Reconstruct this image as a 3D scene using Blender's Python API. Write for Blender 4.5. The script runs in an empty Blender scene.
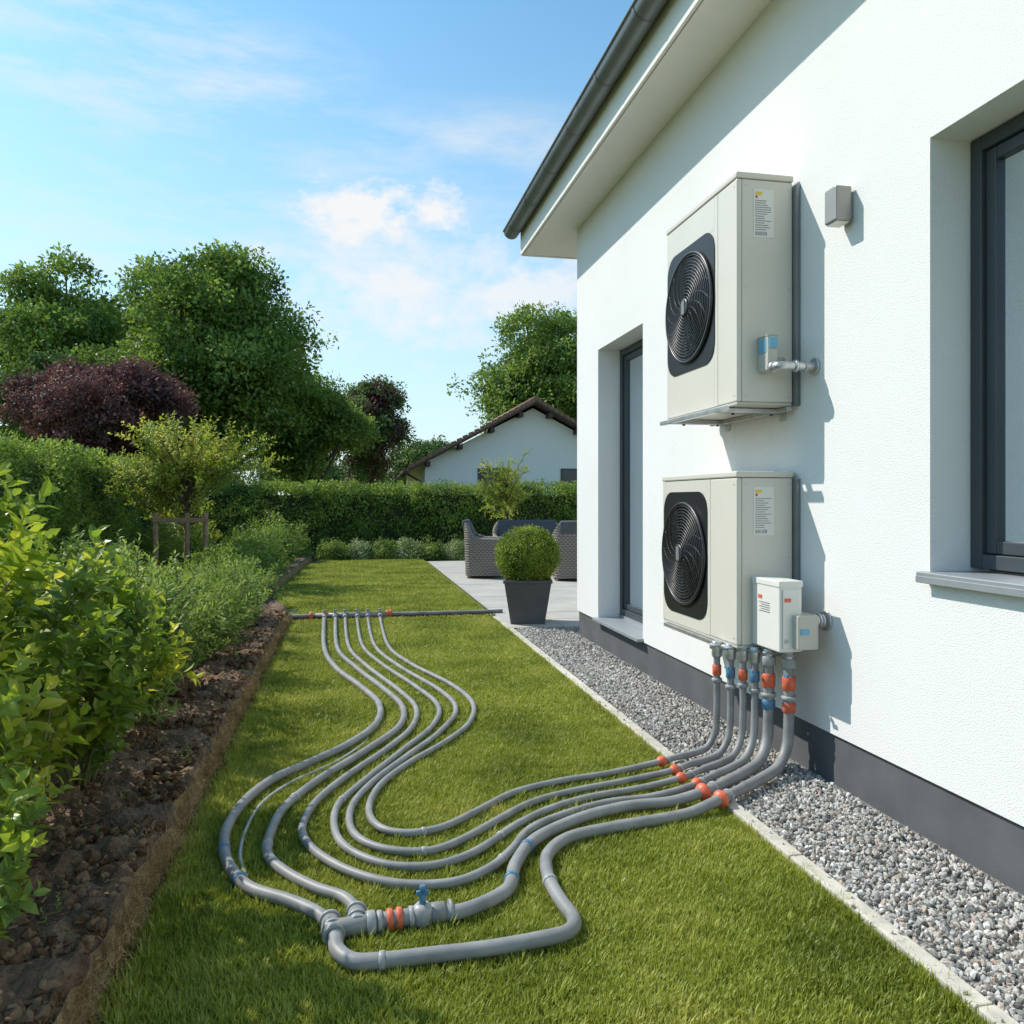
import bpy, math, random
import numpy as np
from mathutils import Vector, Matrix, Euler, Quaternion, noise
random.seed(7); rng=np.random.default_rng(7)
scene=bpy.context.scene
COL=scene.collection
rad=math.radians

# ------------------------------------------------------------------ materials
def newmat(name):
    m=bpy.data.materials.new(name); m.use_nodes=True
    nt=m.node_tree; b=nt.nodes['Principled BSDF']
    return m,nt,b
def c4(c): return (c[0],c[1],c[2],1)
def mat(name,c,rough=.5,metal=0,var=.08,ns=6.0,bump=0,bs=100.0,bd=.002,c2=None,spec=.5,detail=4):
    m,nt,b=newmat(name); N=nt.nodes; L=nt.links
    tc=N.new('ShaderNodeTexCoord'); no=N.new('ShaderNodeTexNoise')
    no.inputs['Scale'].default_value=ns; no.inputs['Detail'].default_value=detail
    L.new(tc.outputs['Object'],no.inputs['Vector'])
    r=N.new('ShaderNodeValToRGB')
    r.color_ramp.elements[0].position=.3; r.color_ramp.elements[1].position=.7
    if c2 is None:
        a=[x*(1-var) for x in c]; d=[min(1,x*(1+var)) for x in c]
    else: a,d=c,c2
    r.color_ramp.elements[0].color=c4(a); r.color_ramp.elements[1].color=c4(d)
    L.new(no.outputs['Fac'],r.inputs['Fac']); L.new(r.outputs['Color'],b.inputs['Base Color'])
    b.inputs['Roughness'].default_value=rough; b.inputs['Metallic'].default_value=metal
    b.inputs['Specular IOR Level'].default_value=spec
    if bump>0:
        n2=N.new('ShaderNodeTexNoise'); n2.inputs['Scale'].default_value=bs; n2.inputs['Detail'].default_value=2
        L.new(tc.outputs['Object'],n2.inputs['Vector'])
        bp=N.new('ShaderNodeBump'); bp.inputs['Strength'].default_value=bump; bp.inputs['Distance'].default_value=bd
        L.new(n2.outputs['Fac'],bp.inputs['Height']); L.new(bp.outputs['Normal'],b.inputs['Normal'])
    return m
def leafmat(name,cols,trans=0,rough=.5,spec=.35,ns=.8,off=0.0,tv=1.6):
    m=bpy.data.materials.new(name); m.use_nodes=True; nt=m.node_tree; N=nt.nodes; L=nt.links
    N.remove(N['Principled BSDF'])
    g=N.new('ShaderNodeNewGeometry')
    def attr(n):
        a=N.new('ShaderNodeAttribute'); a.attribute_name=n; return a.outputs['Fac']
    no=N.new('ShaderNodeTexNoise'); no.inputs['Scale'].default_value=ns; no.inputs['Detail'].default_value=2
    L.new(g.outputs['Position'],no.inputs['Vector'])
    def ma(a,k,c):
        s=N.new('ShaderNodeMath'); s.operation='MULTIPLY_ADD'; L.new(a,s.inputs[0]); s.inputs[1].default_value=k
        if hasattr(c,'links'): L.new(c,s.inputs[2])
        else: s.inputs[2].default_value=c
        return s.outputs[0]
    v=ma(no.outputs['Fac'],1.5,-.55+off); v=ma(attr('crnd'),.3,v); v=ma(attr('rnd'),.42,v)
    r=N.new('ShaderNodeValToRGB'); cr=r.color_ramp
    cr.elements[0].position=0; cr.elements[0].color=c4(cols[0])
    cr.elements[1].position=1; cr.elements[1].color=c4(cols[-1])
    for i,c in enumerate(cols[1:-1]):
        e=cr.elements.new((i+1)/(len(cols)-1)); e.color=c4(c)
    L.new(v,r.inputs['Fac'])
    df=N.new('ShaderNodeBsdfDiffuse'); L.new(r.outputs['Color'],df.inputs['Color'])
    out=df.outputs[0]
    if trans>0:
        t=N.new('ShaderNodeBsdfTranslucent'); hs=N.new('ShaderNodeHueSaturation')
        hs.inputs['Hue'].default_value=.485; hs.inputs['Value'].default_value=tv
        L.new(r.outputs['Color'],hs.inputs['Color']); L.new(hs.outputs['Color'],t.inputs['Color'])
        mx=N.new('ShaderNodeMixShader'); mx.inputs[0].default_value=trans
        L.new(out,mx.inputs[1]); L.new(t.outputs[0],mx.inputs[2]); out=mx.outputs[0]
    if spec>0:
        gl=N.new('ShaderNodeBsdfGlossy'); gl.inputs['Roughness'].default_value=rough; gl.inputs['Color'].default_value=(.95,.95,.9,1)
        m2=N.new('ShaderNodeMixShader'); m2.inputs[0].default_value=.04*spec/.35
        L.new(out,m2.inputs[1]); L.new(gl.outputs[0],m2.inputs[2]); out=m2.outputs[0]
    L.new(out,N['Material Output'].inputs['Surface'])
    return m
def stonemat(name,cols,rough=.85):
    m=bpy.data.materials.new(name); m.use_nodes=True; nt=m.node_tree; N=nt.nodes; L=nt.links
    N.remove(N['Principled BSDF']); b=N.new('ShaderNodeBsdfDiffuse'); L.new(b.outputs[0],N['Material Output'].inputs['Surface'])
    oi=N.new('ShaderNodeObjectInfo'); r=N.new('ShaderNodeValToRGB'); cr=r.color_ramp
    cr.elements[0].position=0; cr.elements[0].color=c4(cols[0]); cr.elements[1].position=1; cr.elements[1].color=c4(cols[-1])
    for i,c in enumerate(cols[1:-1]):
        e=cr.elements.new((i+1)/(len(cols)-1)); e.color=c4(c)
    L.new(oi.outputs['Random'],r.inputs['Fac'])
    L.new(r.outputs['Color'],b.inputs['Color'])
    return m

# ------------------------------------------------------------------ mesh builder
def catmull(pts,n=6):
    P=[Vector(p) for p in pts]; out=[]
    for i in range(len(P)-1):
        p0=P[max(i-1,0)];p1=P[i];p2=P[i+1];p3=P[min(i+2,len(P)-1)]
        for k in range(n):
            t=k/n
            out.append(.5*((2*p1)+(-p0+p2)*t+(2*p0-5*p1+4*p2-p3)*t*t+(-p0+3*p1-3*p2+p3)*t**3))
    out.append(P[-1]); return out
import bmesh
class MB:
    def __init__(s): s.v=[];s.f=[];s.m=[];s.sm=[]
    def quad(s,a,b,c,d,m=0):
        i=len(s.v); s.v+= [tuple(a),tuple(b),tuple(c),tuple(d)]; s.f.append((i,i+1,i+2,i+3)); s.m.append(m); s.sm.append(False)
    def poly(s,pts,m=0):
        i=len(s.v); s.v+=[tuple(p) for p in pts]; s.f.append(tuple(range(i,i+len(pts)))); s.m.append(m); s.sm.append(False)
    def box(s,x0,x1,y0,y1,z0,z1,m=0,M=None,bev=0):
        if bev>0:
            bm=bmesh.new(); bmesh.ops.create_cube(bm,size=1)
            for v in bm.verts:
                v.co=Vector(((x0+x1)/2+v.co.x*(x1-x0),(y0+y1)/2+v.co.y*(y1-y0),(z0+z1)/2+v.co.z*(z1-z0)))
            bmesh.ops.bevel(bm,geom=bm.edges[:],offset=bev,segments=2,affect='EDGES',profile=.5)
            i=len(s.v); bm.verts.index_update()
            for v in bm.verts: s.v.append(tuple(M@v.co) if M else tuple(v.co))
            for f in bm.faces: s.f.append(tuple(i+v.index for v in f.verts)); s.m.append(m); s.sm.append(False)
            bm.free(); return
        p=[(x0,y0,z0),(x1,y0,z0),(x1,y1,z0),(x0,y1,z0),(x0,y0,z1),(x1,y0,z1),(x1,y1,z1),(x0,y1,z1)]
        if M: p=[tuple(M@Vector(q)) for q in p]
        i=len(s.v); s.v+=p
        for f in [(0,3,2,1),(4,5,6,7),(0,1,5,4),(1,2,6,5),(2,3,7,6),(3,0,4,7)]:
            s.f.append(tuple(i+k for k in f)); s.m.append(m); s.sm.append(False)
    def tube(s,pts,r,seg=12,m=0,caps=True,smooth=True,closed=False):
        P=[Vector(p) for p in pts]; n=len(P)
        R=r if isinstance(r,(list,tuple)) else [r]*n
        T=[]
        for i in range(n):
            if closed: t=P[(i+1)%n]-P[(i-1)%n]
            else: t=P[min(i+1,n-1)]-P[max(i-1,0)]
            if t.length<1e-9: t=Vector((0,0,1))
            T.append(t.normalized())
        up=Vector((0,0,1)) if abs(T[0].z)<.9 else Vector((1,0,0))
        u=T[0].cross(up).normalized(); base=len(s.v)
        for i in range(n):
            u=(u-T[i]*u.dot(T[i])).normalized(); w=T[i].cross(u)
            for k in range(seg):
                a=2*math.pi*k/seg
                s.v.append(tuple(P[i]+(u*math.cos(a)+w*math.sin(a))*R[i]))
        rng_=n if closed else n-1
        for i in range(rng_):
            j=(i+1)%n
            for k in range(seg):
                k2=(k+1)%seg
                s.f.append((base+i*seg+k,base+j*seg+k,base+j*seg+k2,base+i*seg+k2)); s.m.append(m); s.sm.append(smooth)
        if caps and not closed:
            s.f.append(tuple(base+k for k in range(seg))); s.m.append(m); s.sm.append(False)
            s.f.append(tuple(base+(n-1)*seg+k for k in reversed(range(seg)))); s.m.append(m); s.sm.append(False)
    def cyl(s,a,b,r,seg=16,m=0,r2=None):
        a=Vector(a); b=Vector(b); t=b-a; L_=t.length
        if L_>.008 and r>.012 and r2 is None:
            e=min(.003,L_*.2); tn=t/L_
            s.tube([a,a+tn*e,b-tn*e,b],[r-e,r,r,r-e],seg,m)
        else: s.tube([a,b],[r,r if r2 is None else r2],seg,m)
    def bulb(s,a,b,r,seg=16,m=0):
        a=Vector(a);b=Vector(b); n=8
        s.tube([a.lerp(b,i/n) for i in range(n+1)],[r*(.55+.45*math.sin(math.pi*i/n)) for i in range(n+1)],seg,m)
    def obj(s,name,mats,parent=None,loc=None):
        me=bpy.data.meshes.new(name); me.from_pydata(s.v,[],s.f)
        for mm in mats: me.materials.append(mm)
        me.polygons.foreach_set('material_index',s.m); me.polygons.foreach_set('use_smooth',s.sm)
        me.update()
        o=bpy.data.objects.new(name,me); COL.objects.link(o)
        if parent: o.parent=parent
        if loc: o.location=loc
        return o
def empty(name,loc=(0,0,0)):
    o=bpy.data.objects.new(name,None); o.empty_display_size=.2; COL.objects.link(o); o.location=loc; return o

# ------------------------------------------------------------------ instancing
def scatter(name,P,R,S,protos,parent=None,realize=True):
    n=len(P)
    me=bpy.data.meshes.new(name); me.vertices.add(n)
    me.vertices.foreach_set('co',np.asarray(P,dtype=np.float32).ravel())
    me.attributes.new('rot','FLOAT_VECTOR','POINT').data.foreach_set('vector',np.asarray(R,dtype=np.float32).ravel())
    S=np.asarray(S,dtype=np.float32)
    if S.ndim==1: S=np.repeat(S[:,None],3,1)
    me.attributes.new('scl','FLOAT_VECTOR','POINT').data.foreach_set('vector',S.ravel())
    idx=rng.integers(0,len(protos),n)
    me.attributes.new('pidx','INT','POINT').data.foreach_set('value',np.asarray(idx,dtype=np.int32))
    me.attributes.new('crnd','FLOAT','POINT').data.foreach_set('value',rng.random(n).astype(np.float32))
    o=bpy.data.objects.new(name,me); COL.objects.link(o)
    if parent: o.parent=parent
    c=bpy.data.collections.new(name+'_parts')
    for p in protos: c.objects.link(p)
    ng=bpy.data.node_groups.new(name,'GeometryNodeTree')
    ng.interface.new_socket('Geometry',in_out='INPUT',socket_type='NodeSocketGeometry')
    ng.interface.new_socket('Geometry',in_out='OUTPUT',socket_type='NodeSocketGeometry')
    N=ng.nodes; L=ng.links
    gi=N.new('NodeGroupInput'); go=N.new('NodeGroupOutput'); ip=N.new('GeometryNodeInstanceOnPoints')
    ci=N.new('GeometryNodeCollectionInfo'); ci.inputs['Collection'].default_value=c
    ci.inputs['Separate Children'].default_value=True; ci.inputs['Reset Children'].default_value=True
    def na(nm,t):
        a=N.new('GeometryNodeInputNamedAttribute'); a.data_type=t; a.inputs['Name'].default_value=nm
        return [q for q in a.outputs if q.enabled and q.name=='Attribute'][0]
    m2p=N.new('GeometryNodeMeshToPoints')
    L.new(gi.outputs[0],m2p.inputs[0]); L.new(m2p.outputs[0],ip.inputs['Points'])
    L.new(ci.outputs[0],ip.inputs['Instance']); ip.inputs['Pick Instance'].default_value=True
    L.new(na('rot','FLOAT_VECTOR'),ip.inputs['Rotation']); L.new(na('scl','FLOAT_VECTOR'),ip.inputs['Scale'])
    L.new(na('pidx','INT'),ip.inputs['Instance Index'])
    if realize:
        rz=N.new('GeometryNodeRealizeInstances'); L.new(ip.outputs[0],rz.inputs[0]); L.new(rz.outputs[0],go.inputs[0])
    else: L.new(ip.outputs[0],go.inputs[0])
    md=o.modifiers.new('scatter','NODES'); md.node_group=ng
    return o
def proto(name,V,F,mats,mi=None,rnd=None):
    me=bpy.data.meshes.new(name); me.from_pydata(V,[],F)
    for m in mats: me.materials.append(m)
    if mi: me.polygons.foreach_set('material_index',mi)
    if rnd is not None: me.attributes.new('rnd','FLOAT','FACE').data.foreach_set('value',np.asarray(rnd,dtype=np.float32))
    me.update(); return bpy.data.objects.new(name,me)
def align(d,spin):
    q=Vector(d).to_track_quat('Z','Y')@Quaternion((0,0,1),spin)
    return tuple(q.to_euler())
R=random.random
def U(a,b): return a+(b-a)*random.random()
def add_leaf(V,F,p,d,n,l,w,droop=.15):
    d=d.normalized(); s=d.cross(n)
    if s.length<1e-4: s=Vector((1,0,0))
    s.normalize(); n=s.cross(d).normalized()
    i=len(V)
    m1=p+d*l*.25; m2=p+d*l*.62-n*l*droop*.25; t=p+d*l-n*l*droop
    V+= [tuple(p),tuple(m1+s*w*.42+n*w*.13),tuple(m2+s*w*.45+n*w*.13),tuple(t),tuple(m2-s*w*.45+n*w*.13),tuple(m1-s*w*.42+n*w*.13),tuple(m1),tuple(m2)]
    F+= [(i,i+6,i+1),(i+6,i+7,i+2,i+1),(i+7,i+3,i+2),(i,i+5,i+6),(i+5,i+4,i+7,i+6),(i+4,i+3,i+7)]
def add_leaf_s(V,F,p,d,n,l,w):
    d=d.normalized(); s=d.cross(n)
    if s.length<1e-4: s=Vector((1,0,0))
    s.normalize(); n=s.cross(d).normalized(); i=len(V); m=p+d*l*.5
    V+=[tuple(p),tuple(m+s*w*.5+n*w*.15),tuple(p+d*l),tuple(m-s*w*.5+n*w*.15)]
    F+=[(i,i+2,i+1),(i,i+3,i+2)]
def rdir():
    z=U(-1,1);a=U(0,6.2832);r=math.sqrt(1-z*z); return Vector((r*math.cos(a),r*math.sin(a),z))
def clump(name,n,l,m,flat=.6):
    V=[];F=[];rn=[]
    for _ in range(n):
        p=rdir()*(R()**.45); p.z*=flat
        d=(p*.6+rdir()*.8+Vector((0,0,.1))).normalized()
        nn=(Vector((0,0,1))*.9+rdir()*.8+p*.4)
        add_leaf_s(V,F,p,d,nn,l*U(.7,1.25),l*U(.5,.7)); q=R(); rn+=[q,q]
    return proto(name,V,F,[m],None,rn)
def sprig(name,L,n,leaf,wr,m,mstem,tip=1.0,curve=.15,up=.5):
    V=[];F=[];MI=[];rn=[]
    a=U(0,6.28); cd=Vector((math.cos(a),math.sin(a),0))
    pts=[Vector((0,0,0))+Vector((0,0,1))*L*t+cd*curve*L*t*t for t in [0,.33,.66,1]]
    mb=MB(); mb.tube(pts,[L*.012,L*.01,L*.007,L*.003],4)
    V+=mb.v;F+=mb.f;MI+=[1]*len(mb.f);rn+=[.5]*len(mb.f)
    for k in range(n):
        t=.08+.92*k/(n-1); p=Vector((0,0,1))*L*t+cd*curve*L*t*t
        an=k*2.4+U(-.4,.4)
        h=Vector((math.cos(an),math.sin(an),0))
        u=up+ (t**3)*1.0*tip
        d=(h+Vector((0,0,u*U(.6,1.3)))).normalized()
        ll=leaf*U(.75,1.15)*(1-.45*t**3)
        f0=len(F); add_leaf(V,F,p,d,Vector((0,0,1))+h*-.2+rdir()*.25,ll,ll*wr,.2); MI+=[0]*(len(F)-f0)
        rn+=[min(1,.35*R()+.65*t**2+.1)]*(len(F)-f0)
    return proto(name,V,F,[m,mstem],MI,rn)

# ------------------------------------------------------------------ colours
M_grass=leafmat('grass_blades',[(.10,.145,.016),(.20,.25,.026),(.31,.355,.045),(.44,.43,.10)],ns=1.5,off=.17,spec=.25,trans=.28)
M_lawn=mat('lawn_soil',(.10,.12,.025),.95,c2=(.18,.20,.04),ns=3,bump=.6,bs=60,bd=.02)
M_soil=mat('soil',(.095,.056,.033),.95,c2=(.23,.15,.092),ns=9,bump=1,bs=45,bd=.03)
M_coir=mat('cut_turf',(.21,.12,.05),.95,c2=(.43,.29,.135),ns=22,bump=1,bs=90,bd=.02)
def stucco():
    m,nt,b=newmat('white_render'); N=nt.nodes; L=nt.links
    tc=N.new('ShaderNodeTexCoord'); b.inputs['Roughness'].default_value=.95; b.inputs['Specular IOR Level'].default_value=.2
    n1=N.new('ShaderNodeTexNoise'); n1.inputs['Scale'].default_value=150; n1.inputs['Detail'].default_value=2; n1.inputs['Roughness'].default_value=.55
    n2=N.new('ShaderNodeTexNoise'); n2.inputs['Scale'].default_value=.9; n2.inputs['Detail'].default_value=3
    L.new(tc.outputs['Object'],n1.inputs['Vector']); L.new(tc.outputs['Object'],n2.inputs['Vector'])
    r=N.new('ShaderNodeValToRGB'); r.color_ramp.elements[0].position=.25; r.color_ramp.elements[1].position=.75
    r.color_ramp.elements[0].color=(.745,.74,.725,1); r.color_ramp.elements[1].color=(.80,.795,.785,1)
    L.new(n2.outputs['Fac'],r.inputs['Fac']); L.new(r.outputs['Color'],b.inputs['Base Color'])
    bp=N.new('ShaderNodeBump'); bp.inputs['Strength'].default_value=.7; bp.inputs['Distance'].default_value=.0055
    L.new(n1.outputs['Fac'],bp.inputs['Height']); L.new(bp.outputs['Normal'],b.inputs['Normal']); return m
M_stucco=stucco()
M_soffit=mat('soffit_board',(.80,.78,.73),.6,var=.02)
M_plinth=mat('plinth_grey',(.095,.098,.105),.85,var=.15,ns=4,bump=.3,bs=140,bd=.003)
M_zinc=mat('zinc_grey',(.22,.23,.24),.42,metal=.5,var=.12,ns=3)
M_frame=mat('anthracite_frame',(.05,.06,.07),.4,var=.05)
M_sill=mat('sill_grey',(.33,.35,.37),.4,metal=.3,var=.05)
M_unit=mat('unit_paint',(.655,.615,.54),.34,var=.02,ns=2)
M_unit2=mat('unit_paint_edge',(.50,.475,.42),.4,var=.02)
M_black=mat('black_plastic',(.012,.012,.014),.4,var=.1)
M_grill=mat('grill_wire',(.032,.031,.033),.36,var=.1)
M_hub=mat('fan_hub',(.20,.20,.20),.4,var=.1)
M_fan=mat('fan_blade',(.05,.05,.052),.45)
M_steel=mat('galvanised_steel',(.55,.55,.55),.36,metal=.75,var=.16,ns=14)
M_white=mat('white_plastic',(.74,.725,.68),.35,var=.02)
M_ink=mat('label_ink',(.22,.22,.24),.6)
M_yel=mat('label_yellow',(.75,.55,.06),.5)
M_red=mat('label_red',(.6,.08,.05),.5)
M_blue=mat('blue_plastic',(.07,.20,.34),.4)
M_cyan=mat('cyan_label',(.14,.38,.55),.4)
M_orange=mat('orange_red_fitting',(.66,.13,.06),.45,var=.22,ns=30)
M_pipe=mat('grey_pipe',(.19,.19,.19),.5,c2=(.31,.308,.305),ns=9,bump=.25,bs=70,bd=.002,detail=6)
M_pipelite=mat('grey_pipe_coupling',(.34,.345,.345),.38,var=.16,ns=20)
M_concrete=mat('concrete_edging',(.42,.39,.33),.9,c2=(.58,.54,.47),ns=14,bump=.5,bs=120,bd=.004)
M_paver=mat('paver',(.38,.36,.325),.85,c2=(.48,.455,.41),ns=1.7,bump=.3,bs=150,bd=.003)
M_joint=mat('joint',(.12,.115,.10),.95)
M_gravelbed=mat('gravel_bed',(.18,.17,.15),.95,c2=(.32,.305,.28),ns=60,bump=1,bs=70,bd=.02)
M_bark=mat('bark',(.06,.045,.03),.95,c2=(.14,.105,.075),ns=12,bump=.8,bs=30,bd=.02)
M_stem=mat('green_stem',(.14,.15,.05),.7,var=.2)
M_wood=mat('stake_wood',(.26,.15,.08),.85,c2=(.40,.26,.15),ns=10)
M_pot=mat('pot_grey',(.085,.087,.09),.7,var=.15,ns=3,bump=.2,bs=80)
M_curtain=mat('curtain',(.62,.62,.60),.9)
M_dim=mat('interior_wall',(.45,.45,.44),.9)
M_rooftile=mat('roof_tile',(.17,.09,.06),.85,c2=(.28,.17,.115),ns=8,bump=.6,bs=20)
M_fascia2=mat('brown_timber',(.06,.035,.024),.7)
M_cushion=mat('cushion',(.09,.10,.115),.95,bump=.4,bs=200)

def glass(name):
    m,nt,b=newmat(name); N=nt.nodes;L=nt.links
    g=N.new('ShaderNodeBsdfGlossy'); g.inputs['Roughness'].default_value=.02; g.inputs['Color'].default_value=(.8,.87,.93,1)
    t=N.new('ShaderNodeBsdfTransparent'); t.inputs['Color'].default_value=(.62,.70,.72,1)
    f=N.new('ShaderNodeFresnel'); f.inputs['IOR'].default_value=2.0
    no=N.new('ShaderNodeTexNoise'); no.inputs['Scale'].default_value=.8
    bp=N.new('ShaderNodeBump'); bp.inputs['Strength'].default_value=.03; L.new(no.outputs['Fac'],bp.inputs['Height']); L.new(bp.outputs['Normal'],g.inputs['Normal'])
    mx=N.new('ShaderNodeMixShader'); L.new(f.outputs[0],mx.inputs[0]); L.new(t.outputs[0],mx.inputs[1]); L.new(g.outputs[0],mx.inputs[2])
    L.new(mx.outputs[0],N['Material Output'].inputs['Surface']); return m
M_glass=glass('window_glass')
def wicker():
    m,nt,b=newmat('wicker'); N=nt.nodes;L=nt.links
    tc=N.new('ShaderNodeTexCoord'); w=N.new('ShaderNodeTexWave'); w.bands_direction='Z'; w.inputs['Scale'].default_value=7; w.inputs['Distortion'].default_value=1.5
    ck=N.new('ShaderNodeTexChecker'); ck.inputs['Scale'].default_value=26
    L.new(tc.outputs['Object'],w.inputs['Vector']); L.new(tc.outputs['Object'],ck.inputs['Vector'])
    ck.inputs['Color1'].default_value=(.20,.165,.145,1); ck.inputs['Color2'].default_value=(.32,.275,.24,1)
    mx=N.new('ShaderNodeMix'); mx.data_type='RGBA'; mx.blend_type='MULTIPLY'; mx.inputs['Factor'].default_value=.35
    L.new(ck.outputs['Color'],mx.inputs['A']); L.new(w.outputs['Color'],mx.inputs['B']); L.new(mx.outputs['Result'],b.inputs['Base Color'])
    b.inputs['Roughness'].default_value=.7
    bp=N.new('ShaderNodeBump'); bp.inputs['Strength'].default_value=.7; bp.inputs['Distance'].default_value=.01
    L.new(w.outputs['Fac'],bp.inputs['Height']); L.new(bp.outputs['Normal'],b.inputs['Normal']); return m
M_wicker=wicker()

# ------------------------------------------------------------------ ground
mb=MB(); mb.quad((-600,-200,-.03),(600,-200,-.03),(600,900,-.03),(-600,900,-.03)); mb.obj('ground',[M_lawn])
def bedx(y):
    if y<10.2: return -.76
    if y<12.5: return -.76-(y-10.2)/2.3*.5
    if y<17.5: return -1.26+(y-12.5)/5*.2
    return -1.06+(y-17.5)/3.5*.15
lawn=MB()
ys=[-1,1.5]+[2+i*.5 for i in range(38)]
for a,b in zip(ys[:-1],ys[1:]):
    lawn.quad((bedx(a)-.1,a,0),(1.80,a,0),(1.80,b,0),(bedx(b)-.1,b,0))
lawn_o=lawn.obj('lawn',[M_lawn])

RT={}
RT['A']=[(1.72,3.55),(1.55,3.49),(1.36,3.45),(1.14,3.42),(0.93,3.34),(0.8,3.19),(0.75,3.0),(0.76,2.83),(0.77,2.7),(0.72,2.62),(0.62,2.59),(0.45,2.58),(0.25,2.57),(0.11,2.57),(0.01,2.58),(-0.04,2.65),(-0.05,2.75)]
RT['P1']=[(-0.05,2.75),(-0.09,2.89),(-0.21,3.01),(-0.37,3.15),(-0.46,3.32),(-0.52,3.51),(-0.54,3.77),(-0.5,4.06),(-0.39,4.36),(-0.22,4.59),(0.0,4.9),(0.17,5.3),(0.2,5.81),(0.08,6.37),(-0.13,7.17),(-0.25,8.16),(-0.31,10.23)]
RT['B']=[(1.7,3.66),(1.52,3.65),(1.31,3.62),(1.09,3.56),(0.89,3.45),(.75,3.31),(.65,3.14),(.586,2.97),(.50,2.88),(.385,2.83),(.312,2.83),(.171,2.81),(.027,2.80)]
RT['P2']=[(.027,2.80),(.024,2.91),(-.018,3.02),(-.13,3.12),(-.25,3.26),(-.333,3.45),(-.347,3.68),(-.297,3.98),(-.154,4.32),(.086,4.74),(.303,5.20),(.36,5.70),(.265,6.26),(.06,7.13),(-.127,8.13),(-.183,10.2)]
RT['C']=[(1.69,3.78),(1.46,3.74),(1.21,3.7),(0.96,3.6),(0.78,3.46),(0.66,3.29),(0.55,3.15),(0.4,3.06),(0.24,3.06),(0.11,3.13),(-0.04,3.27),(-0.16,3.46),(-0.21,3.7),(-0.17,3.99),(-0.03,4.32),(0.2,4.76),(0.39,5.18),(0.46,5.68),(0.36,6.24),(0.14,7.2),(-0.02,8.22),(-0.06,10.27)]
RT['D']=[(1.69,3.9),(1.45,3.86),(1.16,3.8),(0.93,3.69),(0.73,3.54),(0.59,3.38),(0.46,3.26),(0.31,3.21),(0.14,3.26),(0.0,3.41),(-0.07,3.63),(-0.06,3.91),(0.05,4.2),(0.29,4.7),(0.52,5.18),(0.62,5.7),(0.5,6.35),(0.28,7.26),(0.12,8.25),(0.09,10.24)]
RT['E']=[(1.67,4.01),(1.38,3.98),(1.09,3.9),(0.86,3.79),(0.65,3.59),(0.49,3.45),(0.33,3.36),(0.18,3.37),(0.06,3.5),(0.0,3.68),(0.02,3.93),(0.13,4.23),(0.33,4.64),(0.56,5.04),(0.73,5.57),(0.68,6.18),(0.43,7.14),(0.25,8.22),(0.22,10.21)]
RT['F']=[(1.66,4.16),(1.37,4.12),(1.08,4.05),(0.81,3.93),(0.58,3.73),(0.4,3.58),(0.24,3.54),(0.12,3.64),(0.09,3.88),(0.16,4.18),(0.33,4.51),(0.57,4.84),(0.78,5.25),(0.87,5.76),(0.78,6.36),(0.53,7.21),(0.38,8.2),(0.37,10.18)]
VX={'A':(2.33,3.95),'B':(2.26,4.04),'C':(2.21,4.10),'D':(2.165,4.15),'E':(2.12,4.21),'F':(2.08,4.30)}
RP={'A':.0255,'P1':.023,'B':.026,'P2':.021,'C':.0185,'D':.0175,'E':.0175,'F':.0175}
pipes_root=empty('floor_heating_pipework',(0,0,0))
for k,pl in RT.items():
    r=RP[k]; mb=MB(); pts=[]
    if k in VX:
        vx,vy=VX[k]; ex,ey=pl[0]; dx,dy=(ex-vx),(ey-vy)
        pts+=[(vx,vy,.66),(vx,vy,.5),(vx,vy,.30),(vx+dx*.03,vy+dy*.03,.17),(vx+dx*.16,vy+dy*.16,.085),(vx+dx*.38,vy+dy*.38,.065),(vx+dx*.7,vy+dy*.7,.062)]
    L0=len(pts)
    for i,(x,y) in enumerate(pl):
        pts.append((x+U(-.007,.007),y+U(-.01,.01),r+.012+U(0,.006)+(.026 if i==0 and k in VX else 0)))
    d=catmull(pts,7)
    RR=[]
    for i in range(len(d)):
        t=i/7
        RR.append(r*1.12 if (k in VX and t<L0-1) else r)
    mb.tube(d,RR,14,0)
    def at(pos):
        i=min(max(int(pos*7),1),len(d)-2); t=(d[i+1]-d[i-1]).normalized(); f=pos*7-i
        return d[i]+(d[i+1]-d[i])*max(0,min(1,f)),t
    def ring(pos,ln,rr,m):
        c,t=at(pos); mb.cyl(c-t*ln/2,c+t*ln/2,rr,16,m)
    def ball(pos,ln,rr,m):
        c,t=at(pos); mb.bulb(c-t*ln/2,c+t*ln/2,rr,16,m)
    if k in VX:
        off={'A':0,'B':.12,'C':-.08,'D':.14,'E':-.04,'F':.0}[k]
        ball(L0+off-.12,.056,r*1.7,2); ring(L0-.42,.016,r*1.3,1)
        ring(0.35,.05,r*1.5,1)
        if k in 'AB': ring(.95,.075,r*1.4,2); ring(1.35,.02,r*1.6,1); ring(1.6,.05,r*1.4,2 if k=='A' else 3)
        elif k in 'DF': ring(.9,.06,r*1.45,2); ring(1.2,.02,r*1.7,1)
        else: ring(.9,.06,r*1.45,3); ring(1.3,.02,r*1.7,1)
    jl={'A':[L0+6.2,L0+13.1],'P1':[3.5,5.0],'B':[L0+5.2,L0+6.6],'P2':[5.4,7.3],'C':[L0+5.5],'D':[L0+4.6,L0+11.3],'E':[L0+6.2],'F':[L0+5.5]}[k]
    for q in jl:
        if q<len(pts)-2: ring(q,.020,r*1.16,3 if k in('P1','B') else 1)
    mb.obj('pipe_'+k.lower(),[M_pipe,M_pipelite,M_orange,M_blue],pipes_root)
mb=MB(); mb.tube(catmull([(-.40,3.30,.012),(-.45,3.50,.02),(-.457,3.79,.018),(-.418,4.08,.02),(-.298,4.35,.018),(-.083,4.62,.02),(.08,4.95,.018),(.11,5.15,.01)],7),.0085,8,0)
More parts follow.
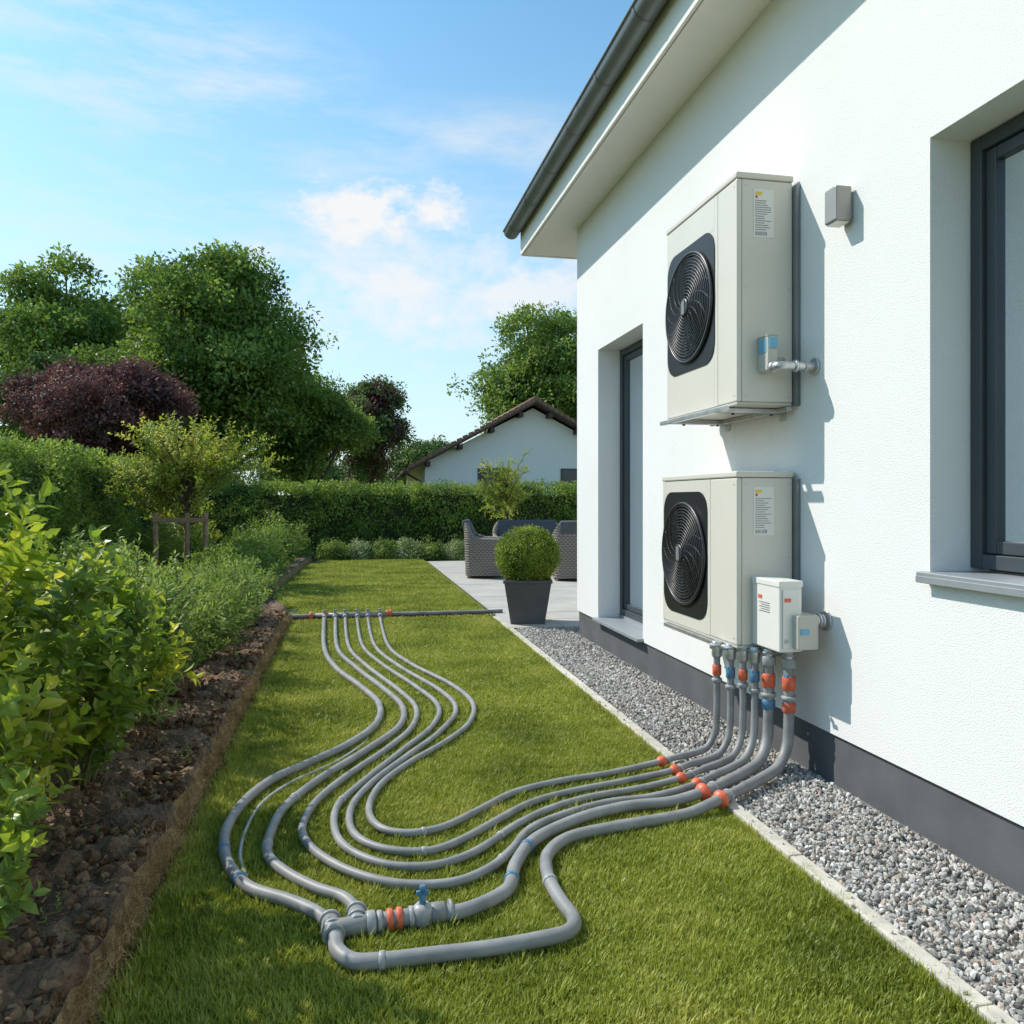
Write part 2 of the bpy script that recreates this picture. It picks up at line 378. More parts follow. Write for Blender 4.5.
mb.obj('thin_hose',[M_pipelite],pipes_root)
mb=MB()
z=.04
mb.cyl((-.085,2.785,z),(.06,2.80,z),.032,20,0)
mb.cyl((.055,2.80,z),(.085,2.803,z),.042,20,1)
mb.cyl((.02,2.80,z),(.33,2.83,z),.029,20,0)
for x,l,rr,m in [(.135,.02,.038,2),(.168,.02,.038,2),(.10,.018,.037,1),(.21,.016,.036,1),(.305,.05,.036,0),(.35,.012,.038,1)]:
    mb.cyl((x-l/2,2.81+.1*(x-.135),z),(x+l/2,2.811+.1*(x-.135),z),rr,20,m)
mb.tube([(.25,2.82,z-.038),(.25,2.82,z-.02),(.25,2.82,z+.025),(.25,2.82,z+.042)],[.025,.038,.038,.022],16,1)
mb.cyl((.25,2.82,z+.035),(.25,2.82,z+.075),.012,12,3)
mb.box(.228,.272,2.812,2.828,z+.07,z+.088,3,bev=.004)
mb.cyl((.25,2.82,z+.083),(.25,2.82,z+.105),.010,10,3)
for (a,b) in [((-.052,2.74,z),(-.07,2.86,z)),((.026,2.79,z),(.022,2.90,z))]:
    mb.cyl(a,b,.031,18,0)
    a=Vector(a);b=Vector(b);d_=(b-a)
    for t in (.0,.35,.85): mb.cyl(a+d_*t,a+d_*(t+.1),.038,18,1)
mb.obj('valve_manifold',[M_pipe,M_pipelite,M_orange,M_blue],pipes_root)
mb=MB()
mb.tube(catmull([(-1.15,10.30,.05),(-.6,10.29,.05),(.0,10.28,.055),(.6,10.27,.05),(1.3,10.25,.05),(1.95,10.26,.05)],5),.026,10,0)
mb.tube([(-.42,10.22,.06),(.48,10.2,.06)],.035,12,0)
for x in (-.47,.5,.47,-.30): mb.cyl((x-.02,10.22,.06),(x+.02,10.22,.06),.055,14,2)
for x in (-.31,-.183,-.06,.09,.22,.37):
    mb.cyl((x,10.2,.06),(x,10.2,.12),.016,8,1); mb.cyl((x,10.2,.12),(x,10.2,.135),.022,8,0)
    mb.cyl((x,10.12,.05),(x,10.19,.055),.030,10,1)
mb.obj('distribution_manifold',[M_pipe,M_pipelite,M_orange,M_blue],pipes_root)
mb=MB(); mb.quad((-1.3,10.08,.004),(1.775,10.06,.004),(1.775,10.46,.004),(-1.3,10.50,.004)); mb.obj('soil_trench',[M_soil])

# ------------------------------------------------------------------ grass (tiles of blades)
def gtile(name,n,sz,h,w):
    V=[];F=[];rn=[]
    for _ in range(n):
        x,y=U(-.53,.53)*sz,U(-.53,.53)*sz
        nn=noise.noise(Vector((x*9,y*9,n)))
        hh=h*U(.45,1.15)*(1+.3*nn); b=U(0,6.28); le=U(.1,.9)*hh; bx,by=math.cos(b),math.sin(b); ww=w*U(.7,1.2)
        sx,sy=-by*ww/2,bx*ww/2; i=len(V)
        V+=[(x-sx,y-sy,0),(x+sx,y+sy,0),(x+bx*le*.35+sx*.8,y+by*le*.35+sy*.8,hh*.6),(x+bx*le*.35-sx*.8,y+by*le*.35-sy*.8,hh*.6),(x+bx*le,y+by*le,hh)]
        F+=[(i,i+1,i+2,i+3),(i+3,i+2,i+4)]; q=R()*.75+(.4 if R()<.15 else 0); rn+=[q,q]
    return proto(name,V,F,[M_grass],None,rn)
near=[gtile('grass_patch',2100,.2425,.030,.0042) for _ in range(6)]
mid=[gtile('grass_patch',1000,.2425,.033,.0068) for _ in range(5)]
far=[gtile('grass_patch',1300,.485,.036,.012) for _ in range(5)]
def tiles(name,protos,sz,y0,y1,x0f):
    P=[];Rr=[]
    y=y0+sz/2
    while y<y1:
        x=1.766-sz/2
        while x-sz*.3>x0f(y): P.append((x,y,0)); Rr.append((0,0,random.choice([0,1,2,3])*math.pi/2)); x-=sz
        y+=sz
    scatter(name,P,Rr,np.ones(len(P)),protos,lawn_o,False)
tiles('grass_blades_near',near,.2425,1.5,5.2,lambda y:-.66)
tiles('grass_blades_mid',mid,.2425,5.14,10.0,lambda y:-.66)
tiles('grass_blades_far',far,.485,10.48,20.7,lambda y:bedx(y)-.05)
def tuft(name,n,rad_,h,w):
    V=[];F=[];rn=[]
    for _ in range(n):
        a=U(0,6.28); rr=rad_*math.sqrt(R()); x,y=rr*math.cos(a),rr*math.sin(a)
        hh=h*U(.5,1.15); b=a+U(-.8,.8); le=U(.1,.75)*hh; bx,by=math.cos(b),math.sin(b); ww=w*U(.7,1.2)
        sx,sy=-by*ww/2,bx*ww/2; i=len(V)
        V+=[(x-sx,y-sy,0),(x+sx,y+sy,0),(x+bx*le*.35+sx*.8,y+by*le*.35+sy*.8,hh*.6),(x+bx*le*.35-sx*.8,y+by*le*.35-sy*.8,hh*.6),(x+bx*le,y+by*le,hh)]
        F+=[(i,i+1,i+2,i+3),(i+3,i+2,i+4)]; q=R(); rn+=[q,q]
    return proto(name,V,F,[M_grass],None,rn)
tf=[tuft('grass_tuft',22,.03,.045,.0045) for _ in range(4)]
P=[(-.66+random.gauss(0,.025),1.7+8.3*R()**1.3,0) for _ in range(1100)]+[(1.758+random.gauss(0,.006),1.7+8*R()**1.3,0) for _ in range(260)]
P+=[(U(-.62,1.72),1.7+8*R()**1.4,0) for _ in range(1100)]+[(U(-1.2,1.75),10.06+U(-.04,.04),0) for _ in range(350)]+[(U(-1.2,1.75),10.47+U(-.04,.04),0) for _ in range(350)]
scatter('grass_tufts',P,[(0,0,U(0,6.28)) for _ in P],[U(.6,1.2) for _ in P],tf,lawn_o)

# ------------------------------------------------------------------ planting bed
mb=MB(); nx=46
ysb=np.concatenate([np.arange(1,10.5,.05),np.arange(10.5,21.2,.25)])
rows=[]
for y in ysb:
    row=[]; e=bedx(y)
    for i in range(nx):
        t=i/(nx-1); x=e-(4.6+e)*t**1.5
        zz=.15+.06*noise.noise(Vector((x*5,y*5,1)))+.045*noise.noise(Vector((x*14,y*14,2)))
        if i==0: zz=.125+.035*noise.noise(Vector((0,y*9,5)))
        jx=.045*noise.noise(Vector((0,y*4,9)))+.025*noise.noise(Vector((3,y*23,9)))
        row.append(len(mb.v)); mb.v.append((x+(jx if i<3 else 0),y,zz))
    side=[]
    for q,(ox,oz) in enumerate([(.012,.09),(.022,.045),(.03,.0),(.15,-.002)]):
        jx=.045*noise.noise(Vector((0,y*4,9)))+.025*noise.noise(Vector((q*3.1,y*19,4)))
        zz=oz+(.016*noise.noise(Vector((q,y*15,7))) if q<3 else .006)
        side.append(len(mb.v)); mb.v.append((e+ox+jx,y,zz))
    rows.append((row,side))
for (r0,s0),(r1,s1) in zip(rows[:-1],rows[1:]):
    for i in range(nx-1):
        mb.f.append((r0[i],r1[i],r1[i+1],r0[i+1])); mb.m.append(0); mb.sm.append(False)
    ch0=[r0[0]]+s0; ch1=[r1[0]]+s1
    for i in range(4):
        mb.f.append((ch0[i],ch0[i+1],ch1[i+1],ch1[i])); mb.m.append(1 if i<3 else 0); mb.sm.append(False)
bed=mb.obj('planting_bed_soil',[M_soil,M_coir])
def rock(name,m,sx=1,sy=1,sz=.7,sub=1,rough=.35):
    bm=bmesh.new(); bmesh.ops.create_icosphere(bm,subdivisions=sub,radius=1)
    o=rdir()*10
    for v in bm.verts:
        k=1+rough*noise.noise(v.co*1.1+o)+.2*noise.noise(v.co*3+o)
        v.co=Vector((v.co.x*sx*k,v.co.y*sy*k,v.co.z*sz*k))
    me=bpy.data.meshes.new(name); bm.to_mesh(me); bm.free(); me.materials.append(m)
    return bpy.data.objects.new(name,me)
M_clod=stonemat('soil_clods',[(.07,.04,.024),(.16,.10,.06),(.28,.185,.115)],.95)
clods=[rock('soil_clod',M_clod,U(.8,1.2),U(.8,1.2),.7,2,.8) for _ in range(4)]
n=7500
ty=rng.uniform(0,1,n)**1.6*8.5+1.6
P=np.stack([-.78-rng.uniform(0,1,n)**1.5*1.1,ty,np.full(n,.15)],1)
k=rng.random(n)<.28; P[k,0]=-.71+rng.normal(0,.03,k.sum()); P[k,2]=.005
scatter('soil_clods',P,rng.uniform(0,6.28,(n,3)),(.004+.024*rng.random(n)**2)*np.where(k,.7,1),clods,bed,False)
n=900; P=np.stack([rng.uniform(-1.2,1.77,n),rng.uniform(10.1,10.46,n),np.full(n,.008)],1)
scatter('trench_clods',P,rng.uniform(0,6.28,(n,3)),rng.uniform(.01,.028,n),clods,bed,False)
M_straw=stonemat('straw_fibre',[(.20,.115,.05),(.36,.24,.12),(.52,.39,.22)])
def straw(name):
    V=[];F=[]
    for _ in range(14):
        p=rdir()*.5; d=rdir(); d.z*=.4; d.normalize(); s=d.cross(Vector((0,0,1))).normalized()*.02; i=len(V)
        V+=[tuple(p-s),tuple(p+s),tuple(p+d*.8+s),tuple(p+d*.8-s)]; F.append((i,i+1,i+2,i+3))
    return proto(name,V,F,[M_straw])
st=[straw('straw') for _ in range(3)]
n=2800
y_=rng.uniform(0,1,n)**1.4*8.5+1.7
P=np.stack([-.742+rng.normal(0,.018,n),y_,rng.uniform(.0,.13,n)],1)
scatter('cut_edge_fibres',P,rng.uniform(0,6.28,(n,3)),rng.uniform(.015,.045,n),st,bed,False)
def chip(name):
    mb=MB(); mb.box(-1,1,-.35,.35,-.12,.12)
    V=[(v[0]*U(.7,1.1),v[1]*U(.5,1.2),v[2]*U(.6,1.4)) for v in mb.v]; return proto(name,V,mb.f,[M_chip])
M_chip=stonemat('bark_chips',[(.06,.033,.018),(.13,.075,.04),(.22,.135,.078),(.30,.20,.12)])
ch=[chip('bark_chip') for _ in range(4)]
n=3200; P=np.stack([-.79-rng.uniform(0,1,n)**1.3*1.3,rng.uniform(0,1,n)**1.5*8.5+1.6,rng.uniform(.15,.175,n)],1)
scatter('bark_mulch',P,np.stack([rng.normal(0,.5,n),rng.normal(0,.5,n),rng.uniform(0,6.28,n)],1),rng.uniform(.006,.015,n),ch,bed,False)

# ------------------------------------------------------------------ gravel + edging
mb=MB(); mb.quad((1.80,-1,.004),(2.50,-1,.004),(2.50,9.0,.004),(1.80,9.0,.004)); mb.quad((2.50,8.62,.004),(6,8.62,.004),(6,9.0,.004),(2.50,9.0,.004))
grav=mb.obj('gravel_strip',[M_gravelbed])
M_st=stonemat('gravel_stone',[(.11,.107,.10),(.33,.32,.30),(.50,.485,.455),(.39,.30,.24),(.68,.66,.62),(.43,.42,.40),(.24,.225,.205),(.58,.55,.50)],.8)
stones=[rock('gravel_stone',M_st,U(.8,1.3),U(.7,1.1),U(.55,.8),1,.5) for _ in range(7)]
def gr(n,y0,y1,s0,s1):
    P=np.stack([rng.uniform(1.848,2.462,n),rng.uniform(y0,y1,n),rng.uniform(.004,.022,n)],1)
    return P,rng.uniform(0,6.28,(n,3)),s0+(s1-s0)*rng.random(n)**1.5
A=gr(15000,.8,5.2,.0065,.0165); B=gr(8000,5.2,9.0,.009,.018)
scatter('gravel_stones',np.concatenate([A[0],B[0]]),np.concatenate([A[1],B[1]]),np.concatenate([A[2],B[2]]),stones,grav,False)
n=1400
P=np.stack([rng.uniform(2.46,5,n),rng.uniform(8.63,9.0,n),rng.uniform(.004,.02,n)],1)
scatter('gravel_stones_corner',P,rng.uniform(0,6.28,(n,3)),rng.uniform(.008,.017,n),stones,grav,False)
n=40; P=np.stack([1.80+rng.normal(0,.02,n),rng.uniform(1.8,8,n),np.full(n,.042)],1)
scatter('gravel_stray',P,rng.uniform(0,6.28,(n,3)),rng.uniform(.005,.009,n),stones,grav,False)
mb=MB(); y=-1.0
while y<9.9:
    mb.box(1.772,1.836,y+.003,min(y+1.0,9.95)-.003,-.1,.036+U(-.002,.003),0,bev=.006); y+=1.0
mb.obj('concrete_edging',[M_concrete])

# ------------------------------------------------------------------ patio
mb=MB(); mb.quad((1.84,9.0,.006),(12,9.0,.006),(12,19.2,.006),(1.84,19.2,.006),1)
for i in range(17):
    for j in range(17):
        x=1.84+i*.6; y=9.0+j*.6; h=.03+U(-.002,.002)
        mb.box(x+.005,x+.595,y+.005,y+.595,.0,h,0,bev=.004)
mb.obj('patio_paving',[M_paver,M_joint])

# ------------------------------------------------------------------ house
W=2.48; house=empty('white_house',(0,0,0))
mb=MB()
Y=[-3,1.3,3.058,6.55,7.82,8.59]; Z=[.273,1.186,3.03,3.08,4.5]
for i in range(5):
    for j in range(4):
        if i==1 and j in(1,2): continue
        if i==3 and j in(0,1): continue
        mb.quad((W,Y[i],Z[j]),(W,Y[i],Z[j+1]),(W,Y[i+1],Z[j+1]),(W,Y[i+1],Z[j]))
def reveal(y0,y1,z0,z1,xd):
    mb.quad((W,y0,z0),(W+xd,y0,z0),(W+xd,y0,z1),(W,y0,z1)); mb.quad((W,y1,z0),(W,y1,z1),(W+xd,y1,z1),(W+xd,y1,z0))
    mb.quad((W,y0,z1),(W+xd,y0,z1),(W+xd,y1,z1),(W,y1,z1))
    mb.quad((W,y0,z0),(W,y1,z0),(W+xd,y1,z0),(W+xd,y0,z0))
reveal(1.3,3.058,1.186,3.08,.30); reveal(6.55,7.82,.273,3.03,.32)
mb.quad((W,8.59,.273),(W,8.59,4.5),(10,8.59,4.5),(10,8.59,.273)); mb.poly([(W,8.59,4.5),(10,8.59,7.0),(10,8.59,4.5)])
mb.quad((W,-3,.273),(10,-3,.273),(10,-3,4.5),(W,-3,4.5)); mb.quad((10,-3,-.03),(10,8.59,-.03),(10,8.59,7.0),(10,-3,7.0))
mb.quad((W,-3,.273),(W,8.59,.273),(W+.02,8.59,.273),(W+.02,-3,.273))
mb.obj('walls',[M_stucco],house)
mb=MB(); mb.box(W+.018,9.98,-2.98,8.572,-.05,.272,0); mb.obj('plinth',[M_plinth],house)
mb=MB()
mb.quad((2.06,-3,4.5),(2.06,9.55,4.5),(2.6,9.55,4.5),(2.6,-3,4.5))
mb.quad((2.6,8.60,4.5),(2.6,9.55,4.5),(10,9.55,4.5),(10,8.60,4.5))
mb.box(2.04,2.06,-3,9.552,4.485,4.80,0,bev=.003)
mb.box(2.062,10,9.55,9.57,4.485,4.80,0)
mb.box(2.075,2.09,-3,9.54,4.488,4.499,0)
mb.obj('eaves',[M_soffit],house)
mb=MB()
mb.poly([(1.98,-3.05,4.80),(10,-3.05,7.4),(10,9.62,7.4),(1.98,9.62,4.80)],0); mb.poly([(1.98,-3.05,4.86),(1.98,9.62,4.86),(10,9.62,7.46),(10,-3.05,7.46)],0)
mb.quad((1.98,-3.05,4.80),(1.98,9.62,4.80),(1.98,9.62,4.86),(1.98,-3.05,4.86)); mb.quad((1.98,9.62,4.80),(10,9.62,7.4),(10,9.62,7.46),(1.98,9.62,4.86))
mb.obj('roof',[M_zinc],house)
mb=MB()
def half(y0,y1,r,cx,cz,m=0):
    n=14; base=len(mb.v)
    for y in (y0,y1):
        for k in range(n+1):
            a=math.pi+math.pi*k/n; mb.v.append((cx+r*math.cos(a),y,cz+r*math.sin(a)))
    for k in range(n):
        mb.f.append((base+k,base+k+1,base+n+2+k,base+n+1+k)); mb.m.append(m); mb.sm.append(True)
half(-3,9.62,.095,1.94,4.79)
mb.poly([(1.94+.095*math.cos(math.pi+math.pi*k/14),9.62,4.79+.095*math.sin(math.pi+math.pi*k/14)) for k in range(15)])
mb.tube([(1.842,-3,4.79),(1.842,9.62,4.79)],.012,8,0)
mb.tube([(2.036,-3,4.79),(2.036,9.62,4.79)],.008,8,0)
y=-2.6
while y<9.6:
    half(y,y+.03,.099,1.94,4.79); y+=.85
for y in (3.2,6.4):  half(y,y+.12,.0975,1.94,4.79)
mb.obj('gutter',[M_zinc],house)
def window(nm,y0,y1,z0,z1,x,mull=None):
    mb=MB(); fw=.065
    mb.box(x,x+.08,y0+.002,y0+fw,z0+.002,z1-.002,0,bev=.004); mb.box(x,x+.08,y1-fw,y1-.002,z0+.002,z1-.002,0,bev=.004)
    mb.box(x+.001,x+.079,y0+fw,y1-fw,z1-fw,z1-.003,0,bev=.004); mb.box(x+.001,x+.079,y0+fw,y1-fw,z0+.003,z0+fw,0,bev=.004)
    parts=[(y0+fw,y1-fw)]
    if mull: mb.box(x+.002,x+.078,mull-.03,mull+.03,z0+fw,z1-fw,0,bev=.004); parts=[(y0+fw,mull-.03),(mull+.03,y1-fw)]
    for a,b in parts:
        s=.055; a+=.004;b-=.004; c=z0+fw+.004; d_=z1-fw-.004
        mb.box(x+.02,x+.075,a,a+s,c,d_,0,bev=.004); mb.box(x+.02,x+.075,b-s,b,c,d_,0,bev=.004)
        mb.box(x+.021,x+.074,a+s,b-s,c,c+s,0,bev=.004); mb.box(x+.021,x+.074,a+s,b-s,d_-s,d_,0,bev=.004)
        mb.quad((x+.045,a+s-.005,c+s-.005),(x+.045,b-s+.005,c+s-.005),(x+.045,b-s+.005,d_-s+.005),(x+.045,a+s-.005,d_-s+.005),1)
    return mb.obj(nm,[M_frame,M_glass],house)
window('window',1.3,3.058,1.20,3.08,2.68,mull=2.15)
window('patio_door',6.55,7.82,.33,3.03,2.71)
mb=MB(); mb.box(W-.05,2.70,1.27,3.085,1.165,1.188,0,bev=.004); mb.box(W-.052,W-.045,1.27,3.085,1.14,1.17,0,bev=.002); mb.obj('window_sill',[M_sill],house)
mb=MB(); mb.box(W-.06,2.73,6.53,7.84,.275,.305,0,bev=.004); mb.box(2.70,2.80,6.551,7.819,.30,.332,0); mb.obj('door_sill',[M_sill],house)
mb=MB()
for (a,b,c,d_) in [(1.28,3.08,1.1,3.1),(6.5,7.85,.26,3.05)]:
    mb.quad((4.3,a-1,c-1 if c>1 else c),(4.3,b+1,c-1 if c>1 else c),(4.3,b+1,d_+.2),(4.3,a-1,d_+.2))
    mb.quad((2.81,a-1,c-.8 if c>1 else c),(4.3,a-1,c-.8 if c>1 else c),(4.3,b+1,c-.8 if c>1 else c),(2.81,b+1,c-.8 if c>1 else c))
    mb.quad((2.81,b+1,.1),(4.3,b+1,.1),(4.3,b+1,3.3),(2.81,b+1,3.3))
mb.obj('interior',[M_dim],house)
mb=MB()
for (ya,yb,z0,z1) in [(2.45,2.95,1.1,3.05),(7.35,7.75,.35,3.0)]:
    n=60; base=len(mb.v)
    for i in range(n+1):
        y=ya+(yb-ya)*i/n; x=2.92+.03*math.sin(i*.9)+.01*math.sin(i*2.3); mb.v+=[(x,y,z0),(x,y,z1)]
    for i in range(n): mb.f.append((base+2*i,base+2*i+2,base+2*i+3,base+2*i+1)); mb.m.append(0); mb.sm.append(True)
mb.obj('curtains',[M_curtain],house)
wl=empty('wall_light',(0,0,0)); mb=MB()
mb.box(W-.015,W,3.60,3.67,2.92,3.05,0,bev=.003); mb.box(W-.105,W-.014,3.59,3.69,2.90,3.075,0,bev=.008)
mb.box(W-.095,W-.025,3.60,3.68,2.893,2.899,1)
M_lamp=mat('lamp_metal',(.34,.32,.30),.38,metal=.5,var=.08)
mb.obj('lamp_body',[M_lamp,M_white],wl)

# ------------------------------------------------------------------ heat pump units
def hp(y0,y1,z0,z1,gy0,gy1,gz0,gz1):
    root=empty('heat_pump_outdoor_unit'); x0=2.11; x1=2.45
    mb=MB(); g=.003
    mb.box(x0+.012,x1-.01,y0+.012,y1-.012,z0+.01,z1-.02,3)
    sp=gy0-.045
    mb.box(x0,x0+.03,y0+.0,sp-g,z0,z1-.035-g,0,bev=.007)
    mb.box(x0+.001,x0+.03,sp,gy0,z0,z1-.035-g,0,bev=.003); mb.box(x0+.001,x0+.03,gy1,y1,z0,z1-.035-g,0,bev=.003)
    mb.box(x0+.0015,x0+.03,gy0,gy1,z0,gz0,0); mb.box(x0+.0015,x0+.03,gy0,gy1,gz1,z1-.035-g,0)
    mb.box(x0+.031,x1,y0+.001,y0+.02,z0,z1-.035-g,0,bev=.005)
    mb.box(x0+.031,x1,y1-.02,y1-.001,z0,z1-.035-g,0,bev=.005)
    mb.box(x1-.02,x1+.001,y0+.021,y1-.021,z0,z1-.04,0)
    mb.box(x0-.006,x1+.006,y0-.006,y1+.006,z1-.035,z1,0,bev=.008)
    mb.box(x0+.004,x1-.004,y0+.004,y1-.004,z0-.018,z0-.001,1,bev=.003)
    for zz in (z0+.03,z1-.07,(z0+z1)/2):
        for xx in (x0+.055,x1-.02): mb.cyl((xx,y0-.0015,zz),(xx,y0+.004,zz),.005,8,2)
    for zz in (z0+.035,z1-.075): mb.cyl((x0-.0015,y0+.03,zz),(x0+.004,y0+.03,zz),.005,8,2)
    mb.obj('casing',[M_unit,M_unit2,M_steel,M_black],root)
    mb=MB(); cy=(gy0+gy1)/2; cz=(gz0+gz1)/2; hy=(gy1-gy0)/2; hz_=(gz1-gz0)/2; rr=min(hy,hz_)
    pts=[]; cr_=.13
    for (sy,sz,a0) in [(1,1,0),(-1,1,90),(-1,-1,180),(1,-1,270)]:
        for k in range(9):
            a=rad(a0+90*k/8); pts.append((cy+sy*(hy+.012-cr_)+cr_*math.cos(a),cz+sz*(hz_+.012-cr_)+cr_*math.sin(a)))
    # casing-coloured fill behind the rounded corners, then the black guard plate
    mb.box(x0+.0025,x0+.029,gy0,gy1,gz0,gz1,4)
    b=len(mb.v); n=len(pts)
    for p in pts: mb.v.append((x0-.004,p[0],p[1]))
    for p in pts: mb.v.append((x0+.026,p[0],p[1]))
    mb.f.append(tuple(b+k for k in reversed(range(n)))); mb.m.append(0); mb.sm.append(False)
    for k in range(n):
        mb.f.append((b+k,b+(k+1)%n,b+n+(k+1)%n,b+n+k)); mb.m.append(0); mb.sm.append(False)
    R_=rr-.004
    def xd(r): return x0-.014-.022*math.cos(min(1,r/rr)*math.pi/2)
    for i in range(5):
        a0=2*math.pi*i/5+.2
        for q in range(6):
            a1=a0+.12*q; a2=a0+.12*(q+1); xo=x0-.0055-.0008*q
            mb.poly([(xo,cy+.06*math.cos(a1),cz+.06*math.sin(a1)),(xo,cy+(R_-.03)*math.cos(a1+.35),cz+(R_-.03)*math.sin(a1+.35)),(xo,cy+(R_-.03)*math.cos(a2+.35),cz+(R_-.03)*math.sin(a2+.35)),(xo,cy+.06*math.cos(a2),cz+.06*math.sin(a2))],3)
    r=.07
    while r<R_-.012:
        mb.tube([(xd(r),cy+r*math.cos(a),cz+r*math.sin(a)) for a in [2*math.pi*i/60 for i in range(60)]],.0040,6,1,closed=True); r+=.0195
    mb.tube([(xd(R_),cy+R_*math.cos(a),cz+R_*math.sin(a)) for a in [2*math.pi*i/64 for i in range(64)]],.011,6,1,closed=True)
    for i in range(16):
        pts=[]
        for q in range(9):
            r=.05+(R_-.05)*q/8; a=2*math.pi*i/16+.9*q/8
            pts.append((xd(r)-.001,cy+r*math.cos(a),cz+r*math.sin(a)))
        mb.tube(pts,.0022,5,1)
    mb.tube([(x0-.030,cy,cz),(x0-.044,cy,cz),(x0-.048,cy,cz)],[.062,.06,.05],28,1)
    mb.box(x0-.0505,x0-.047,cy-.024,cy+.024,cz-.045,cz+.045,2,bev=.004)
    mb.obj('fan_grill',[M_black,M_grill,M_hub,M_fan,M_unit],root)
    mb=MB(); lz1=z1-.09
    mb.box(2.211,2.334,y0-.0015,y0+.002,lz1-.27,lz1,0)
    mb.box(2.222,2.262,y0-.003,y0,lz1-.032,lz1-.014,2); mb.box(2.222,2.235,y0-.0034,y0,lz1-.05,lz1-.036,3)
    for i in range(14):
        zz=lz1-.062-i*.0125; mb.box(2.22,2.22+U(.05,.10),y0-.003,y0,zz-.0035,zz,1)
    for i in range(9): mb.box(2.222+i*.008,2.222+i*.008+U(.002,.005),y0-.003,y0,lz1-.258,lz1-.238,1)
    mb.obj('rating_label',[M_white,M_ink,M_yel,M_red],root)
    return root
U1=hp(4.115,5.115,2.05,3.33,4.40,5.085,2.33,3.10)
U2=hp(4.115,5.19,.69,1.662,4.50,5.15,.775,1.54)
def brackets(root,z,ys,x0=2.06):
    mb=MB()
    for y in ys:
        mb.box(x0,W-.004,y-.022,y+.022,z-.05,z-.022,0,bev=.003); mb.box(x0+.01,W-.01,y-.012,y+.012,z-.0505,z-.049,1)
        mb.box(W-.012,W-.001,y-.03,y+.03,z-.09,z+.0,0,bev=.003)
        for x in (2.16,2.4): mb.cyl((x,y,z-.06),(x,y,z-.015),.010,8,1)
    mb.box(x0-.005,x0+.03,ys[0]-.10,ys[-1]+.16,z-.047,z-.021,0,bev=.003)
    mb.box(W-.06,W-.03,ys[0]-.14,ys[-1]+.16,z-.047,z-.021,0,bev=.003)
    mb.obj('wall_bracket',[M_steel,M_black],root)
brackets(U1,2.05,[4.26,4.95]); brackets(U2,.69,[4.42,4.98],2.10)
mb=MB(); mb.box(2.452,W-.001,4.08,4.125,2.03,3.27,0,bev=.003); mb.box(2.452,W-.001,5.0,5.06,2.03,3.25,0,bev=.003); mb.obj('mounting_rail',[M_zinc],U1)
mb=MB(); mb.box(2.452,W-.001,4.08,4.125,.72,1.62,0,bev=.003); mb.box(2.452,W-.001,5.0,5.06,.72,1.6,0,bev=.003); mb.obj('mounting_rail',[M_zinc],U2)
mb=MB()
mb.box(2.235,2.295,4.00,4.114,2.21,2.40,4,bev=.006); mb.box(2.24,2.29,3.993,4.0,2.33,2.39,3,bev=.002)
mb.box(2.232,2.298,4.0,4.112,2.395,2.405,1,bev=.003); mb.box(2.232,2.2348,4.02,4.10,2.31,2.385,3)
mb.tube(catmull([(2.265,3.98,2.225),(2.265,3.95,2.225),(2.29,3.935,2.225),(2.36,3.935,2.225),(W,3.935,2.225)],5),.024,14,0)
mb.tube([(2.30,4.06,2.28),(2.36,4.06,2.28),(2.36,4.12,2.28)],.012,10,1)
mb.cyl((2.35,3.935,2.225),(2.37,3.935,2.225),.033,16,0); mb.cyl((2.41,3.935,2.225),(2.425,3.935,2.225),.031,16,0)
mb.cyl((W-.014,3.935,2.225),(W-.001,3.935,2.225),.048,20,0); mb.cyl((2.265,3.975,2.225),(2.265,4.01,2.225),.032,16,0)
mb.obj('connection_valve',[M_steel,M_pipelite,M_orange,M_cyan,M_unit2],U1)
mb=MB()
mb.box(2.20,2.33,3.82,4.113,.70,1.06,0,bev=.008); mb.box(2.196,2.334,3.815,4.114,1.04,1.075,0,bev=.006)
mb.box(2.215,2.315,3.812,3.82,.72,1.03,0,bev=.004)
mb.box(2.27,2.39,3.76,3.90,.72,.90,4,bev=.008); mb.box(2.285,2.335,3.755,3.762,.80,.83,1,bev=.003)
mb.box(2.198,2.2,4.0,4.04,.965,.985,6); mb.box(2.225,2.26,3.8095,3.812,.965,.985,6)
for i in range(5): mb.box(2.198,2.2,3.92,4.03-.02*(i%2),.945-i*.012,.949-i*.012,5)
mb.cyl((2.235,3.808,.76),(2.235,3.82,.76),.012,12,4)
mb.tube([(2.38,3.83,.86),(2.43,3.83,.86),(W,3.83,.86)],.030,14,3)
for x,rr in ((2.40,.038),(2.425,.040),(2.445,.036)): mb.cyl((x,3.83,.86),(x+.012,3.83,.86),rr,18,3)
mb.cyl((W-.012,3.83,.86),(W-.001,3.83,.86),.055,22,3)
mb.obj('control_box',[M_white,M_cyan,M_yel,M_steel,M_unit2,M_ink,M_orange],U2)
mb=MB()
mb.tube([(2.05,4.32,.655),(2.36,4.0,.655)],.018,12,0)
for k,(vx,vy) in VX.items():
    mb.cyl((vx,vy,.60),(vx,vy,.685),.03,14,0); mb.cyl((vx,vy,.655),(vx,vy,.668),.037,14,1)
    if k in 'ACE':
        mb.cyl((vx-.02,vy-.03,.56),(vx-.04,vy-.05,.56),.010,8,0); mb.box(vx-.055,vx-.042,vy-.075,vy-.03,.552,.566,2,bev=.003)
mb.obj('pipe_header',[M_steel,M_pipelite,M_blue,M_orange],pipes_root)

